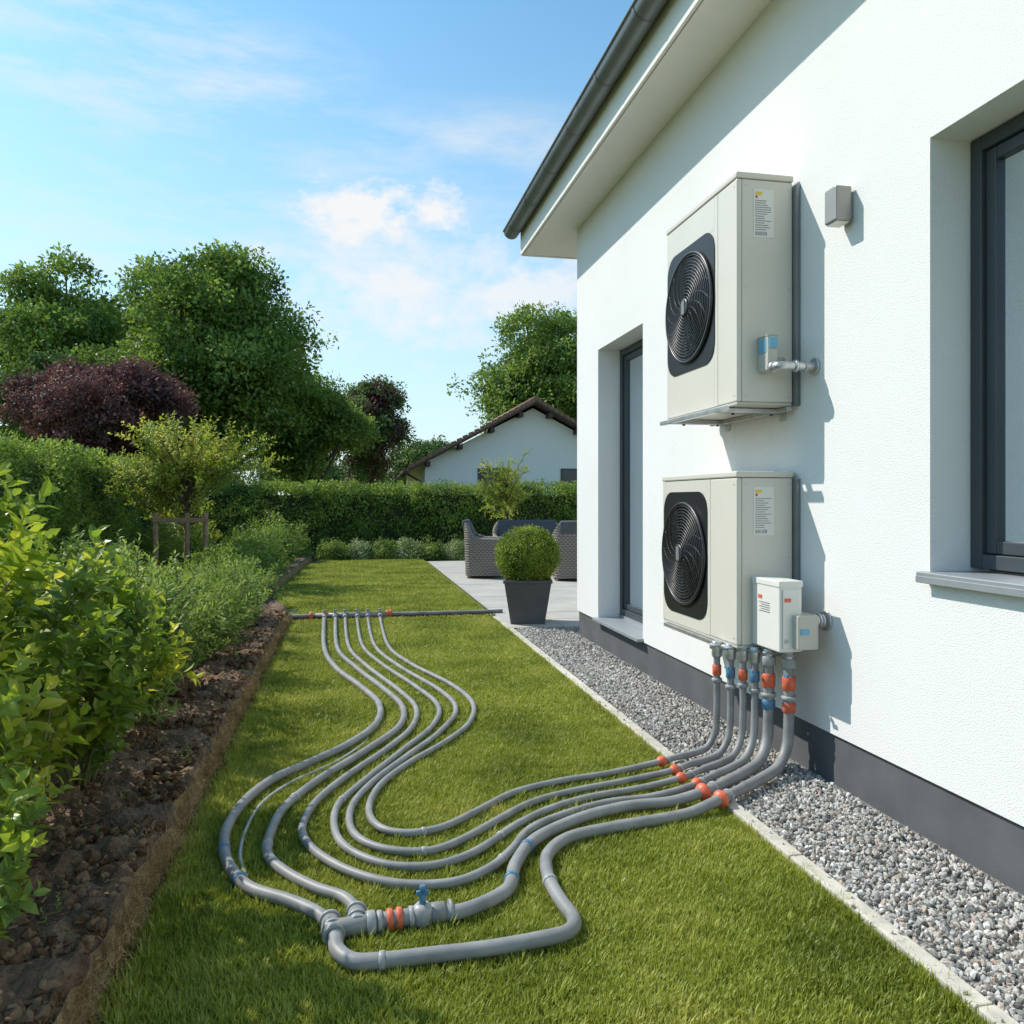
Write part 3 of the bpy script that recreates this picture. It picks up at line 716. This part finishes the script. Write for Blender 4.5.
# ------------------------------------------------------------------ vegetation
M_tree=leafmat('tree_leaves',[(.03,.07,.010),(.08,.155,.02),(.15,.25,.034),(.25,.35,.06)],ns=.7,trans=.38)
M_tree2=leafmat('tree_leaves_dark',[(.022,.05,.012),(.055,.11,.022),(.095,.17,.035),(.15,.23,.05)],ns=.7,trans=.35)
M_purple=leafmat('purple_leaves',[(.035,.018,.02),(.08,.034,.034),(.15,.064,.055),(.24,.12,.085)],ns=.9,trans=.3)
M_hedge=leafmat('hedge_leaves',[(.045,.085,.012),(.10,.18,.022),(.18,.28,.034),(.29,.38,.055)],ns=1.3,trans=.35)
M_shrub=leafmat('shrub_leaves',[(.06,.12,.015),(.12,.21,.022),(.25,.34,.03),(.56,.54,.05)],trans=.42,ns=2.5,rough=.38)
M_shrub2=leafmat('perennial_leaves',[(.06,.115,.02),(.12,.20,.03),(.20,.30,.05),(.34,.41,.08)],trans=.38,ns=2.5)
M_lime=leafmat('lime_leaves',[(.09,.14,.016),(.18,.25,.025),(.31,.37,.04),(.50,.48,.08)],trans=.4,ns=1.2)
M_box=leafmat('boxwood_leaves',[(.06,.105,.01),(.13,.20,.016),(.21,.29,.026),(.31,.38,.04)],ns=5,trans=.3)
M_pale=leafmat('border_leaves',[(.11,.17,.05),(.20,.28,.09),(.30,.38,.14),(.56,.58,.44)],ns=3,trans=.3)
C_tree=[clump('leaf_clump',32,.38,M_tree) for _ in range(5)]
C_tree2=[clump('leaf_clump',32,.38,M_tree2) for _ in range(3)]
C_purp=[clump('leaf_clump',32,.38,M_purple) for _ in range(3)]
C_hedge=[clump('leaf_clump',32,.38,M_hedge,.8) for _ in range(4)]
C_lime=[clump('leaf_clump',24,.38,M_lime) for _ in range(3)]
C_box=[clump('leaf_clump',28,.38,M_box,.8) for _ in range(3)]
C_pale=[clump('leaf_clump',30,.34,M_pale,.8) for _ in range(3)]
C_green2=[clump('leaf_clump',30,.36,M_shrub2,.8) for _ in range(3)]

def tree(name,x,y,cz,rx,ry,rz,n,protos,cs,nl=14,tr=.25,seed=1,lobe=.30,zb=0):
    random.seed(seed); root=empty(name,(x,y,0))
    lobes=[]
    for i in range(nl):
        d=rdir(); k=U(.35,.80)
        lobes.append((Vector((d.x*rx*k,d.y*ry*k,cz+d.z*rz*k)),U(lobe*.65,lobe*1.3)*min(rx,rz)))
    lobes.append((Vector((0,0,cz)),lobe*1.7*min(rx,rz)))
    w=[l[1]**2 for l in lobes]; P=[];Rr=[];S=[]
    for i in range(n):
        c,r=random.choices(lobes,w)[0]; d=rdir()
        if d.z<-.3 and R()<.6: d.z=-d.z
        kk=U(.5,1.0)+ (U(0,.5) if R()<.18 else 0)
        p=c+Vector((d.x,d.y,d.z*.75))*r*kk
        if p.z<zb: continue
        P.append(tuple(p)); Rr.append(align(d+Vector((0,0,.8))+rdir()*.5,U(0,6.28))); S.append(cs*U(.5,1.25))
    scatter('crown',P,Rr,S,protos,root)
    mb=MB(); tp=Vector((U(-.2,.2)*rx*.3,U(-.2,.2)*rx*.3,cz))
    mb.tube(catmull([(0,0,-.05),(tr*.3,0,cz*.3),(-tr*.2,tr*.2,cz*.65),tuple(tp)],5),[tr*(1.2-.8*i/15) for i in range(16)],8,0)
    for c,r in lobes:
        s=Vector((0,0,cz*U(.3,.7))); m=(s+c)/2+Vector((0,0,-.1*rz))
        mb.tube(catmull([tuple(s),tuple(m),tuple(c)],4),[tr*.42*(1-.8*i/8) for i in range(9)],6,0)
        for q in range(3):
            e=c+rdir()*r*.8; mb.tube([tuple(c),tuple((c+e)/2+rdir()*.05*r),tuple(e)],[tr*.1,tr*.07,tr*.02],4,0)
    mb.obj('trunk',[M_bark],root); return root
tree('deciduous_tree',-4.5,30,6.1,4.6,4.2,4.6,3600,C_tree,.46,46,.3,11,.29,1.2)
tree('deciduous_tree',-10.9,34,6.4,4.5,4,4.5,2700,C_tree,.48,36,.3,5,.31,1.0)
tree('purple_leaf_tree',-6.5,22.5,3.7,2.7,2.4,2.3,2400,C_purp,.28,30,.16,9,.32,.8)
tree('deciduous_tree',10.6,42,7.6,4.7,4,5.2,2700,C_tree,.55,38,.3,19,.30,1.5)
tree('purple_leaf_tree',.75,38,4.6,2.3,2,3.2,1500,C_tree2[:2]+C_purp[:1],.40,26,.2,17,.36,.5)
tree('deciduous_tree',-1.7,33,4.3,2.7,2,3.2,1500,C_tree,.42,26,.2,24,.34,.5)
tree('deciduous_tree',-8.2,27.5,3.9,3.3,2.4,3.0,1500,C_tree2,.42,24,.2,33,.34,.5)
random.seed(3); P=[];Rr=[];S=[]
for i in range(26):
    a=rad(U(-40,30)); D=U(75,110); c=Vector((D*math.sin(a),D*math.cos(a),U(3,5))); r=U(2.5,4.2)
    for q in range(130):
        d=rdir(); p=c+Vector((d.x,d.y,d.z*.9))*r*U(.6,1)
        if p.z>0: P.append(tuple(p)); Rr.append(align(d+Vector((0,0,.8)),U(0,6))); S.append(U(.7,1.3))
for q in range(600):
    d=rdir(); c=Vector((6.5+U(-2,2),68,4.2)); p=c+Vector((d.x,d.y,d.z*.9))*2.8*U(.5,1)
    P.append(tuple(p)); Rr.append(align(d+Vector((0,0,.8)),U(0,6))); S.append(U(.5,.9))
scatter('distant_trees',P,Rr,S,C_tree2)

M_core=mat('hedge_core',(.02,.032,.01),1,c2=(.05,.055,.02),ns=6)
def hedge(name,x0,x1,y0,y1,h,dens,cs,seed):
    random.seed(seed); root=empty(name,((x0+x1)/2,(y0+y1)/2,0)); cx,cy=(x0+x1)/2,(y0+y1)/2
    mb=MB(); i=.18; mb.box(x0-cx+i,x1-cx-i,y0-cy+i,y1-cy-i,0,h-i-.05,0); mb.obj('dark_core_block',[M_core],root)  # solid dark box added inside the leaves to block see-through
    P=[];Rr=[];S=[]
    def add(p,nrm):
        off=.18*noise.noise(Vector(p)*1.3)+.12*noise.noise(Vector(p)*4)-.06
        q=Vector(p)+Vector(nrm)*off
        P.append((q.x-cx,q.y-cy,max(.03,q.z))); Rr.append(align(Vector(nrm)+rdir()*.6+Vector((0,0,.4)),U(0,6.28))); S.append(cs*U(.5,1.3))
    lx,ly=x1-x0,y1-y0
    for _ in range(int(ly*h*dens)): add((x1,U(y0,y1),U(0,h)),(1,0,0))
    for _ in range(int(ly*h*dens*.25)): add((x0,U(y0,y1),U(0,h)),(-1,0,0))
    for _ in range(int(lx*h*dens)): add((U(x0,x1),y0,U(0,h)),(0,-1,0))
    for _ in range(int(lx*h*dens*.25)): add((U(x0,x1),y1,U(0,h)),(0,1,0))
    for _ in range(int(lx*ly*dens*.9)): add((U(x0,x1),U(y0,y1),h),(0,0,1))
    for _ in range(int(lx*ly*9)):
        P.append((U(x0,x1)-cx,U(y0,y1)-cy,h+U(.0,.12))); Rr.append(align(Vector((0,0,1))+rdir()*.3,0)); S.append(cs*.6)
    scatter('leaves',P,Rr,S,C_hedge,root)
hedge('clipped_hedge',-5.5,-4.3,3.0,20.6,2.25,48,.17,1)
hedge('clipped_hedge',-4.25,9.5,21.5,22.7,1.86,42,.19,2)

SP_lime=[sprig('leafy_shoot',.30,14,.115,.52,M_shrub,M_stem) for _ in range(5)]
SP_small=[sprig('leafy_shoot',.22,16,.055,.45,M_shrub2,M_stem) for _ in range(4)]
SP_nar=[sprig('leafy_shoot',.34,18,.08,.26,M_shrub2,M_stem,up=.9) for _ in range(4)]
SP_yt=[sprig('leafy_shoot',.32,14,.075,.5,M_lime,M_stem) for _ in range(4)]
def shrub(name,x,y,z,h,spread,ns,per,protos,s0,s1,seed,sr=.008,lean=(0,0),low=.12):
    random.seed(seed); root=empty(name,(x,y,z)); mb=MB(); P=[];Rr=[];S=[]
    for i in range(ns):
        a=U(0,6.28); k=math.sqrt(R()); hh=h*(1-.45*k*k)*U(.72,1.08); sp=spread*k
        b=Vector((math.cos(a)*spread*.18*k,math.sin(a)*spread*.18*k,0))
        e=Vector((math.cos(a)*sp+lean[0],math.sin(a)*sp+lean[1],hh))
        m1=b.lerp(e,.35)+Vector((0,0,hh*.12))+rdir()*.04*h; m2=b.lerp(e,.7)+Vector((0,0,hh*.10))+rdir()*.04*h
        c=catmull([tuple(b),tuple(m1),tuple(m2),tuple(e)],5)
        mb.tube(c,[sr*(1-.7*q/(len(c)-1)) for q in range(len(c))],5,0)
        for j in range(per):
            t=low+(1-low)*(j+R()*.8)/per; f=min(t,1)*(len(c)-1); q=min(int(f),len(c)-2); p=c[q].lerp(c[q+1],f-q)
            tg=(c[q+1]-c[q]).normalized(); rd=rdir()
            d=tg*(.5+t*.6)+Vector((rd.x,rd.y,rd.z*.4))*(1.1-t*.6)+Vector((0,0,.25))
            P.append(tuple(p)); Rr.append(align(d,U(0,6.28))); S.append(U(s0,s1))
        P.append(tuple(e)); Rr.append(align(c[-1]-c[-2]+rdir()*.1,U(0,6.28))); S.append(U(s0,s1))
    scatter('leaves',P,Rr,S,protos,root); mb.obj('stems',[M_stem],root)
shrub('leafy_shrub',-1.30,3.15,.12,1.27,.46,17,8,SP_lime,.65,1.0,101)
shrub('leafy_shrub',-1.75,3.7,.12,1.32,.50,18,8,SP_lime,.7,1.1,102)
shrub('leafy_shrub',-1.28,4.15,.12,1.0,.38,16,8,SP_lime,.6,.95,103)
shrub('leafy_shrub',-2.0,4.9,.12,1.2,.55,20,8,SP_lime,.7,1.1,104)
shrub('leafy_shrub',-1.08,2.55,.12,.52,.20,7,5,SP_lime,.5,.8,110)
shrub('flowering_perennial',-1.22,5.2,.12,.9,.38,24,8,SP_nar,.7,1.1,105,.005)
shrub('flowering_perennial',-1.27,6.1,.12,.80,.40,24,8,SP_small,.8,1.3,106,.005)
shrub('flowering_perennial',-1.19,7.1,.12,.66,.36,24,8,SP_nar,.7,1.1,107,.005)
shrub('flowering_perennial',-1.9,6.6,.12,.95,.55,24,8,SP_small,.9,1.4,108,.006)
shrub('flowering_perennial',-1.27,8.2,.12,.52,.40,22,8,SP_small,.8,1.2,109,.005)
shrub('leafy_shrub',-2.75,5.8,.12,1.25,.6,20,8,SP_lime,.7,1.1,112)
shrub('flowering_perennial',-2.1,8.2,.12,.78,.55,24,8,SP_small,1.0,1.5,113)
shrub('flowering_perennial',-1.3,9.3,.12,.52,.42,20,8,SP_nar,.8,1.2,115,.005)
shrub('leafy_shrub',-3.1,7.6,.12,.95,.55,22,8,SP_yt,.8,1.2,116)
random.seed(77)
P=[(-.80-.25*R(),1.8+6.5*R()**1.2,.14) for _ in range(34)]
scatter('bed_weeds',P,[(U(-.3,.3),U(-.3,.3),U(0,6)) for _ in P],[U(.15,.4) for _ in P],SP_small,bed)

def mound(name,x,y,z,rx,ry,h,n,protos,cs,seed):
    random.seed(seed); root=empty(name,(x,y,z)); P=[];Rr=[];S=[]
    for _ in range(n):
        d=rdir(); d.z=abs(d.z); k=U(.5,1.0)*(1+.35*noise.noise(Vector((d.x*2.5,d.y*2.5,d.z*2+seed))))
        P.append((d.x*rx*k,d.y*ry*k,max(.02,d.z*h*k))); Rr.append(align(d+rdir()*.5+Vector((0,0,.5)),U(0,6.28))); S.append(cs*U(.5,1.3))
    scatter('leaves',P,Rr,S,protos,root)
    mb=MB()
    for i in range(9):
        d=rdir(); d.z=abs(d.z)+.4; d.normalize(); mb.tube([(0,0,-.03),(d.x*rx*.4,d.y*ry*.4,d.z*h*.5),(d.x*rx*.8,d.y*ry*.8,d.z*h*.85)],[.012,.008,.003],5,0)
    mb.obj('stems',[M_stem],root)
mounds=[(-1.9,10.2,.6,.55,.5,C_green2),(-1.55,11.4,.5,.55,.5,C_green2),(-2.7,11.0,.7,.7,.6,C_lime),(-1.95,12.9,.55,.6,.6,C_hedge),(-1.75,14.4,.55,.7,.7,C_green2),
(-1.85,15.6,.6,.8,.85,C_hedge),(-1.75,16.6,.6,.6,.75,C_green2),(-1.75,18.3,.6,.7,.95,C_hedge),(-1.5,19.9,.6,.6,.8,C_green2),(-3.6,12.6,.7,.9,.8,C_hedge),(-3.4,18.0,.9,1.2,1.4,C_lime),(-3.3,10.0,.6,.7,.7,C_green2)]
for i,(x,y,a,b,h,c) in enumerate(mounds): mound('garden_bush',x,y,.1,a,b,h,300,c,.15,200+i)
for i in range(7): mound('border_plant',-.4+i*.62,20.55+U(-.1,.15),.0,.42,.4,.42+U(0,.1),170,C_pale if i%2 else C_green2,.13,300+i)

random.seed(50); yt=empty('staked_young_tree',(-2.8,14.9,.1)); mb=MB(); P=[];Rr=[];S=[]
mb.tube(catmull([(0,0,-.05),(.03,0,.5),(-.02,.02,1.1),(.03,0,1.8)],5),[.045-.0015*i for i in range(16)],8,0)
for i in range(48):
    a=U(0,6.28); z0=U(.85,1.8); ln=U(.8,1.5); up=U(.15,1.5); s=Vector((0,0,z0)); e=s+Vector((math.cos(a),math.sin(a),up)).normalized()*ln
    c=catmull([tuple(s),tuple((s+e)/2+Vector((0,0,.08))),tuple(e)],5); mb.tube(c,[.014-.001*q for q in range(len(c))],5,0)
    for j in range(13):
        t=.2+.8*(j+R())/13; f=min(t,.999)*(len(c)-1); q=int(f); p=c[q].lerp(c[min(q+1,len(c)-1)],f-q)
        P.append(tuple(p)); Rr.append(align((e-s)*.7+rdir()*.9+Vector((0,0,.3)),U(0,6.28))); S.append(U(.9,1.6))
scatter('leaves',P,Rr,S,SP_yt,yt); mb.obj('trunk',[M_bark],yt)
mb=MB()
for x in (-.42,.38,.02): mb.cyl((x,-.45+(.3 if x==.02 else 0),-.1),(x,-.45+(.3 if x==.02 else 0),1.18),.045,10,0)
mb.box(-.46,.42,-.51,-.45,1.02,1.10,0); mb.obj('stakes',[M_wood],yt)

px_,py_=2.10,9.42
pot=empty('potted_boxwood',(px_,py_,.03)); mb=MB()
def frust(b,t,z0,z1):
    return [(-b,-b,z0),(b,-b,z0),(b,b,z0),(-b,b,z0),(-t,-t,z1),(t,-t,z1),(t,t,z1),(-t,t,z1)]
def addp(p,m):
    i=len(mb.v); mb.v+=p
    for f in [(0,3,2,1),(0,1,5,4),(1,2,6,5),(2,3,7,6),(3,0,4,7)]: mb.f.append(tuple(i+k for k in f)); mb.m.append(m); mb.sm.append(False)
addp(frust(.20,.28,0,.52),0)
for s in (-1,1):
    mb.box(-.29,.29,s*.272-.014,s*.272+.014,.49,.525,0,bev=.004)
    mb.box(s*.272-.014,s*.272+.014,-.257,.257,.49,.525,0,bev=.004)
mb.quad((-.255,-.255,.48),(.255,-.255,.48),(.255,.255,.48),(-.255,.255,.48),1)
mb.cyl((0,0,.4),(0,0,.8),.025,8,2)
mb.tube([(0,0,.52),(0,0,.6),(0,0,.8),(0,0,1.0),(0,0,1.06)],[.05,.2,.27,.2,.05],14,3)
o=mb.obj('planter',[M_pot,M_soil,M_bark,M_core],pot); o.rotation_euler=(0,0,rad(-12))
random.seed(60);P=[];Rr=[];S=[]
for _ in range(2300):
    d=rdir(); k=U(.84,1.0)*(1+.05*noise.noise(d*3)); P.append((d.x*.36*k,d.y*.36*k,.80+d.z*.33*k)); Rr.append(align(d+rdir()*.5,U(0,6.28))); S.append(U(.04,.072))
scatter('foliage',P,Rr,S,C_box,pot)
random.seed(61)
pt=empty('potted_small_tree',(3.45,17.6,.03)); mb=MB(); addp(frust(.2,.27,0,.5),0); mb.quad((-.25,-.25,.46),(.25,-.25,.46),(.25,.25,.46),(-.25,.25,.46),1)
mb.tube([(0,0,.4),(.02,0,1.0),(0,.02,1.7)],[.03,.025,.015],8,2); P=[];Rr=[];S=[]
for i in range(44):
    a=U(0,6.28); s=Vector((0,0,U(1.1,1.8))); e=s+Vector((math.cos(a)*U(.2,.7),math.sin(a)*U(.2,.6),U(.0,.85))); mb.tube([tuple(s),tuple(e)],[.01,.004],5,2)
    for j in range(7): P.append(tuple(s.lerp(e,.3+.1*j))); Rr.append(align((e-s)+rdir()*.9,U(0,6))); S.append(U(.6,1.0))
mb.obj('planter',[M_pot,M_soil,M_bark],pt); scatter('leaves',P,Rr,S,SP_yt,pt)

# ------------------------------------------------------------------ wicker furniture
def wicker_seat(name,x,y,rot,w,dep,back=.9,arm=.66):
    root=empty(name,(x,y,.03)); root.rotation_euler=(0,0,rot); mb=MB()
    hw=w/2; path=[]
    for t in (0,.35,.7): path.append((-hw,-dep/2+t*dep*.8,arm+(.02*t)))
    for k in range(7):
        a=math.pi-math.pi/2*k/6; cr=.2; path.append((-hw+cr+cr*math.cos(a),dep/2-cr+cr*math.sin(a),arm+(back-arm)*min(1,(k+1)/5)))
    for t in (.25,.5,.75): path.append((-hw+.2+(w-.4)*t,dep/2,back+.02*math.sin(math.pi*t)))
    path+= [(-p[0],p[1],p[2]) for p in reversed(path[:-3])]
    n=len(path); th=.085; base=len(mb.v)
    for i,(px,py,h) in enumerate(path):
        a=Vector(path[max(i-1,0)][:2]); b=Vector(path[min(i+1,n-1)][:2]); t=(b-a).normalized(); nr=Vector((t.y,-t.x))
        k=.93
        for (o,zz,kk) in [(0,.05,k),(0,h-.02,1),(th*.3,h,1),(th*.7,h,1),(th,h-.02,1),(th,.05,k)]:
            mb.v.append((px*kk+nr.x*o,py*kk+nr.y*o,zz))
    for i in range(n-1):
        for q in range(6):
            q2=(q+1)%6; mb.f.append((base+i*6+q,base+i*6+q2,base+(i+1)*6+q2,base+(i+1)*6+q)); mb.m.append(0); mb.sm.append(False)
    mb.f.append(tuple(base+q for q in range(6))); mb.m.append(0); mb.sm.append(False)
    mb.f.append(tuple(base+(n-1)*6+q for q in reversed(range(6)))); mb.m.append(0); mb.sm.append(False)
    mb.box(-hw+.07,hw-.07,-dep/2+.02,dep/2-.07,.06,.32,0,bev=.02)
    mb.box(-hw+.09,hw-.09,-dep/2+.0,dep/2-.1,.325,.44,1,bev=.035)
    M=Matrix.Translation((0,dep/2-.16,.42))@Matrix.Rotation(rad(-12),4,'X')
    mb.box(-hw+.13,hw-.13,-.06,.06,0,back-.36,1,M=M,bev=.04)
    for sx in (-1,1):
        for sy in (-1,1): mb.cyl((sx*(hw-.1),sy*(dep/2-.1),0),(sx*(hw-.1),sy*(dep/2-.1),.07),.025,8,0)
    mb.obj('wicker_frame',[M_wicker,M_cushion],root)
wicker_seat('wicker_armchair',2.55,15.1,rad(75),.80,.80,1.05,.75)
wicker_seat('wicker_armchair',4.05,14.3,rad(170),.82,.78,1.05,.75)
wicker_seat('wicker_sofa',3.85,17.0,rad(0),1.6,.8,.98,.68)
tb=empty('wicker_table',(3.6,15.7,.03)); mb=MB(); mb.box(-.5,.5,-.35,.35,.60,.64,1,bev=.01); mb.box(-.43,.43,-.28,.28,.50,.598,0,bev=.01)
for sx in (-1,1):
    for sy in (-1,1): mb.box(sx*.40-.04,sx*.40+.04,sy*.24-.04,sy*.24+.04,0,.499,0,bev=.008)
mb.obj('table_frame',[M_wicker,M_frame],tb)

# ------------------------------------------------------------------ neighbour's house
nh=empty('neighbour_house',(0,0,0))
xa,xl,xr,yf,yb=6.9,2.75,11.05,30,40; za=5.15; ze=2.9
M_nwall=mat('neighbour_render',(.80,.79,.78),.9,var=.02)
mb=MB()
mb.poly([(xl,yf,0),(xr,yf,0),(xr,yf,ze),(xa,yf,za-.12),(xl,yf,ze)],0); mb.quad((xl,yf,0),(xl,yf,ze),(xl,yb,ze),(xl,yb,0)); mb.quad((xr,yf,0),(xr,yb,0),(xr,yb,ze),(xr,yf,ze))
mb.poly([(xl,yb,0),(xl,yb,ze),(xa,yb,za-.12),(xr,yb,ze),(xr,yb,0)],0)
mb.obj('walls',[M_nwall],nh)
mb=MB(); sl=(za-ze)/(xa-xl); oh=.65; t=.16
for s,xe in ((-1,xl-oh),(1,xr+oh)):
    zl=za-sl*abs(xa-xe); f0,b0=yf-.6,yb+.5
    a=[(xa,f0,za),(xe,f0,zl),(xe,b0,zl),(xa,b0,za)]; b=[(x,y,z+t) for x,y,z in a]
    mb.poly(b if s<0 else b[::-1],0); mb.poly(a,1); mb.quad(a[0],a[1],b[1],b[0],1); mb.quad(a[1],a[2],b[2],b[1],1); mb.quad(a[2],a[3],b[3],b[2],1)
    ns=22
    for i in range(ns):
        u=i/ns; x=xa+(xe-xa)*u; z_=za+(zl-za)*u+t; x2=xa+(xe-xa)*(u+.9/ns); z2=za+(zl-za)*(u+.9/ns)+t
        mb.quad((x,f0-.02,z_+.05),(x2,f0-.02,z2+.09),(x2,f0-.02,z2-.08),(x,f0-.02,z_-.08),0)
    for u in (.12,.35,.6,.85):
        x=xa+(xe-xa)*u; z_=za+(zl-za)*u; mb.box(x-.08,x+.08,f0+.02,yf,z_-.2,z_-.02,1)
mb.tube([(xa,yf-.65,za+t+.04),(xa,yb+.5,za+t+.04)],.1,8,0)
mb.obj('roof',[M_rooftile,M_fascia2],nh)
mb=MB(); M_dglass=mat('dark_glass',(.03,.04,.045),.08)
for a,b in ((4.75,6.0),(8.0,9.3)):
    mb.box(a,b,yf-.03,yf+.02,1.5,2.72,0); mb.quad((a+.08,yf-.034,1.58),((a+b)/2-.04,yf-.034,1.58),((a+b)/2-.04,yf-.034,2.64),(a+.08,yf-.034,2.64),1); mb.quad(((a+b)/2+.04,yf-.034,1.58),(b-.08,yf-.034,1.58),(b-.08,yf-.034,2.64),((a+b)/2+.04,yf-.034,2.64),1)
mb.obj('windows',[M_frame,M_dglass],nh)
mb=MB(); mb.tube([(xl-oh-.05,yf-.6,2.5),(xl-oh-.05,yb,2.5)],.07,8,0); mb.tube([(xl-oh-.02,yf-.45,2.45),(xl-.2,yf-.1,2.2),(xl-.08,yf-.06,2.0),(xl-.08,yf-.06,0)],.045,8,0); mb.obj('downpipe',[M_fascia2],nh)
gl=empty('garden_light',(-1.95,20.8,0)); mb=MB(); mb.cyl((0,0,0),(0,0,.9),.035,10,0); mb.cyl((0,0,.9),(0,0,1.1),.06,12,0); mb.tube([(0,0,1.1),(0,0,1.13),(0,0,1.2)],[.1,.09,.01],12,0); mb.obj('lamp_post',[M_frame,M_white],gl)

# ------------------------------------------------------------------ world + sun
sd=Vector((-.40,.29,.49)).normalized(); elev=math.asin(sd.z); az=math.atan2(sd.x,sd.y)
w=bpy.data.worlds.new('World'); scene.world=w; w.use_nodes=True; N=w.node_tree.nodes; L=w.node_tree.links
bg=N['Background']; bg.inputs['Strength'].default_value=.115
sky=N.new('ShaderNodeTexSky'); sky.sky_type='NISHITA'; sky.sun_disc=False; sky.sun_elevation=elev; sky.sun_rotation=az%(2*math.pi)
sky.air_density=1.0; sky.dust_density=.6; sky.ozone_density=1.5
tc=N.new('ShaderNodeTexCoord')
def mth(op,a,b=None,c=None,clamp=False):
    n=N.new('ShaderNodeMath'); n.operation=op; n.use_clamp=clamp
    for i,v in enumerate((a,b,c)):
        if v is None: continue
        if hasattr(v,'links'): L.new(v,n.inputs[i])
        else: n.inputs[i].default_value=v
    return n.outputs[0]
def wdir(azd,eld): a=rad(azd);e=rad(eld); return (math.sin(a)*math.cos(e),math.cos(a)*math.cos(e),math.sin(e))
def nz(scale,detail,sc,rough=.55):
    mp=N.new('ShaderNodeMapping'); mp.inputs['Scale'].default_value=sc; L.new(tc.outputs['Generated'],mp.inputs['Vector'])
    n=N.new('ShaderNodeTexNoise'); n.inputs['Scale'].default_value=scale; n.inputs['Detail'].default_value=detail; n.inputs['Roughness'].default_value=rough
    L.new(mp.outputs[0],n.inputs['Vector']); return n.outputs['Fac']
def blob(azd,eld,rh,rv):
    d=wdir(azd,eld); sub=N.new('ShaderNodeVectorMath'); sub.operation='SUBTRACT'; L.new(tc.outputs['Generated'],sub.inputs[0]); sub.inputs[1].default_value=d
    ro=N.new('ShaderNodeVectorRotate'); ro.rotation_type='Z_AXIS'; ro.inputs['Angle'].default_value=rad(azd); L.new(sub.outputs[0],ro.inputs['Vector'])
    sc=N.new('ShaderNodeVectorMath'); sc.operation='MULTIPLY'; L.new(ro.outputs[0],sc.inputs[0]); sc.inputs[1].default_value=(1/rh,1,1/rv)
    ln=N.new('ShaderNodeVectorMath'); ln.operation='LENGTH'; L.new(sc.outputs[0],ln.inputs[0])
    return mth('SUBTRACT',1,ln.outputs['Value'],clamp=True)
n1=nz(17,5,(1,1,1.5),.62)
def cum(b,gain,thr,soft):
    v=mth('MULTIPLY_ADD',b,gain,mth('MULTIPLY_ADD',n1,1.5,-thr-.25))
    v=mth('MULTIPLY',v,1/soft,clamp=True); return mth('MULTIPLY',v,mth('MULTIPLY',b,6,clamp=True))
cA=cum(blob(1.2,19.4,.105,.062),.62,.70,.26)
cA2=cum(blob(5.6,19.8,.075,.042),.62,.72,.3)
cB=cum(blob(4.8,14.3,.33,.10),.62,.66,.5)
cC=cum(blob(13,14.0,.18,.08),.6,.66,.4)
n2=nz(6,4,(1,1,4.5),.66)
def wisp(b,k): return mth('MULTIPLY',mth('MULTIPLY',mth('SUBTRACT',n2,.40),3.2,clamp=True),mth('MULTIPLY',b,k,clamp=True))
wA=wisp(blob(-15,26.0,.30,.085),2.2); wB=wisp(blob(-6,17,.5,.16),1.2); wC=wisp(blob(8,24,.3,.05),1.0)
wA2=mth('MULTIPLY',mth('MAXIMUM',wA,mth('MAXIMUM',wC,wB)),.72)
sep=N.new('ShaderNodeSeparateXYZ'); L.new(tc.outputs['Generated'],sep.inputs[0])
hz=mth('SUBTRACT',1,mth('MULTIPLY',mth('ABSOLUTE',sep.outputs['Z']),1.8),clamp=True); hz=mth('MULTIPLY',mth('POWER',hz,1.5),.9)
def mixc(f,a,bcol):
    m=N.new('ShaderNodeMix'); m.data_type='RGBA'; L.new(f,m.inputs['Factor']); L.new(a,m.inputs['A']); m.inputs['B'].default_value=bcol; return m.outputs['Result']
tint=N.new('ShaderNodeMix'); tint.data_type='RGBA'; tint.blend_type='MULTIPLY'; tint.inputs['Factor'].default_value=1; tint.inputs['B'].default_value=(1.25,1.85,1.82,1)
L.new(sky.outputs[0],tint.inputs['A'])
c=mixc(hz,tint.outputs['Result'],(6.7,7.3,7.7,1))
c=mixc(wA2,c,(7.2,7.7,8.0,1))
c=mixc(mth('MAXIMUM',mth('MAXIMUM',cA,cA2),mth('MAXIMUM',mth('MULTIPLY',cB,.85),mth('MULTIPLY',cC,.8))),c,(8.0,8.1,8.2,1))
L.new(c,bg.inputs['Color'])
sl_=bpy.data.lights.new('sun','SUN'); sl_.energy=4.8; sl_.angle=rad(.5); sl_.color=(1,.94,.85)
so=bpy.data.objects.new('sun',sl_); COL.objects.link(so); so.rotation_euler=(-sd).to_track_quat('-Z','Y').to_euler(); so.location=(-8,6,12)

cam=bpy.data.cameras.new('camera'); cam.lens=28.125; cam.sensor_width=36; cam.shift_y=-.0117; cam.clip_end=2000
co=bpy.data.objects.new('camera',cam); COL.objects.link(co); co.location=(0,0,1.5); co.rotation_euler=(rad(90),0,-rad(11.45)); scene.camera=co
scene.view_settings.view_transform='Standard'; scene.view_settings.look='None'; scene.view_settings.exposure=0
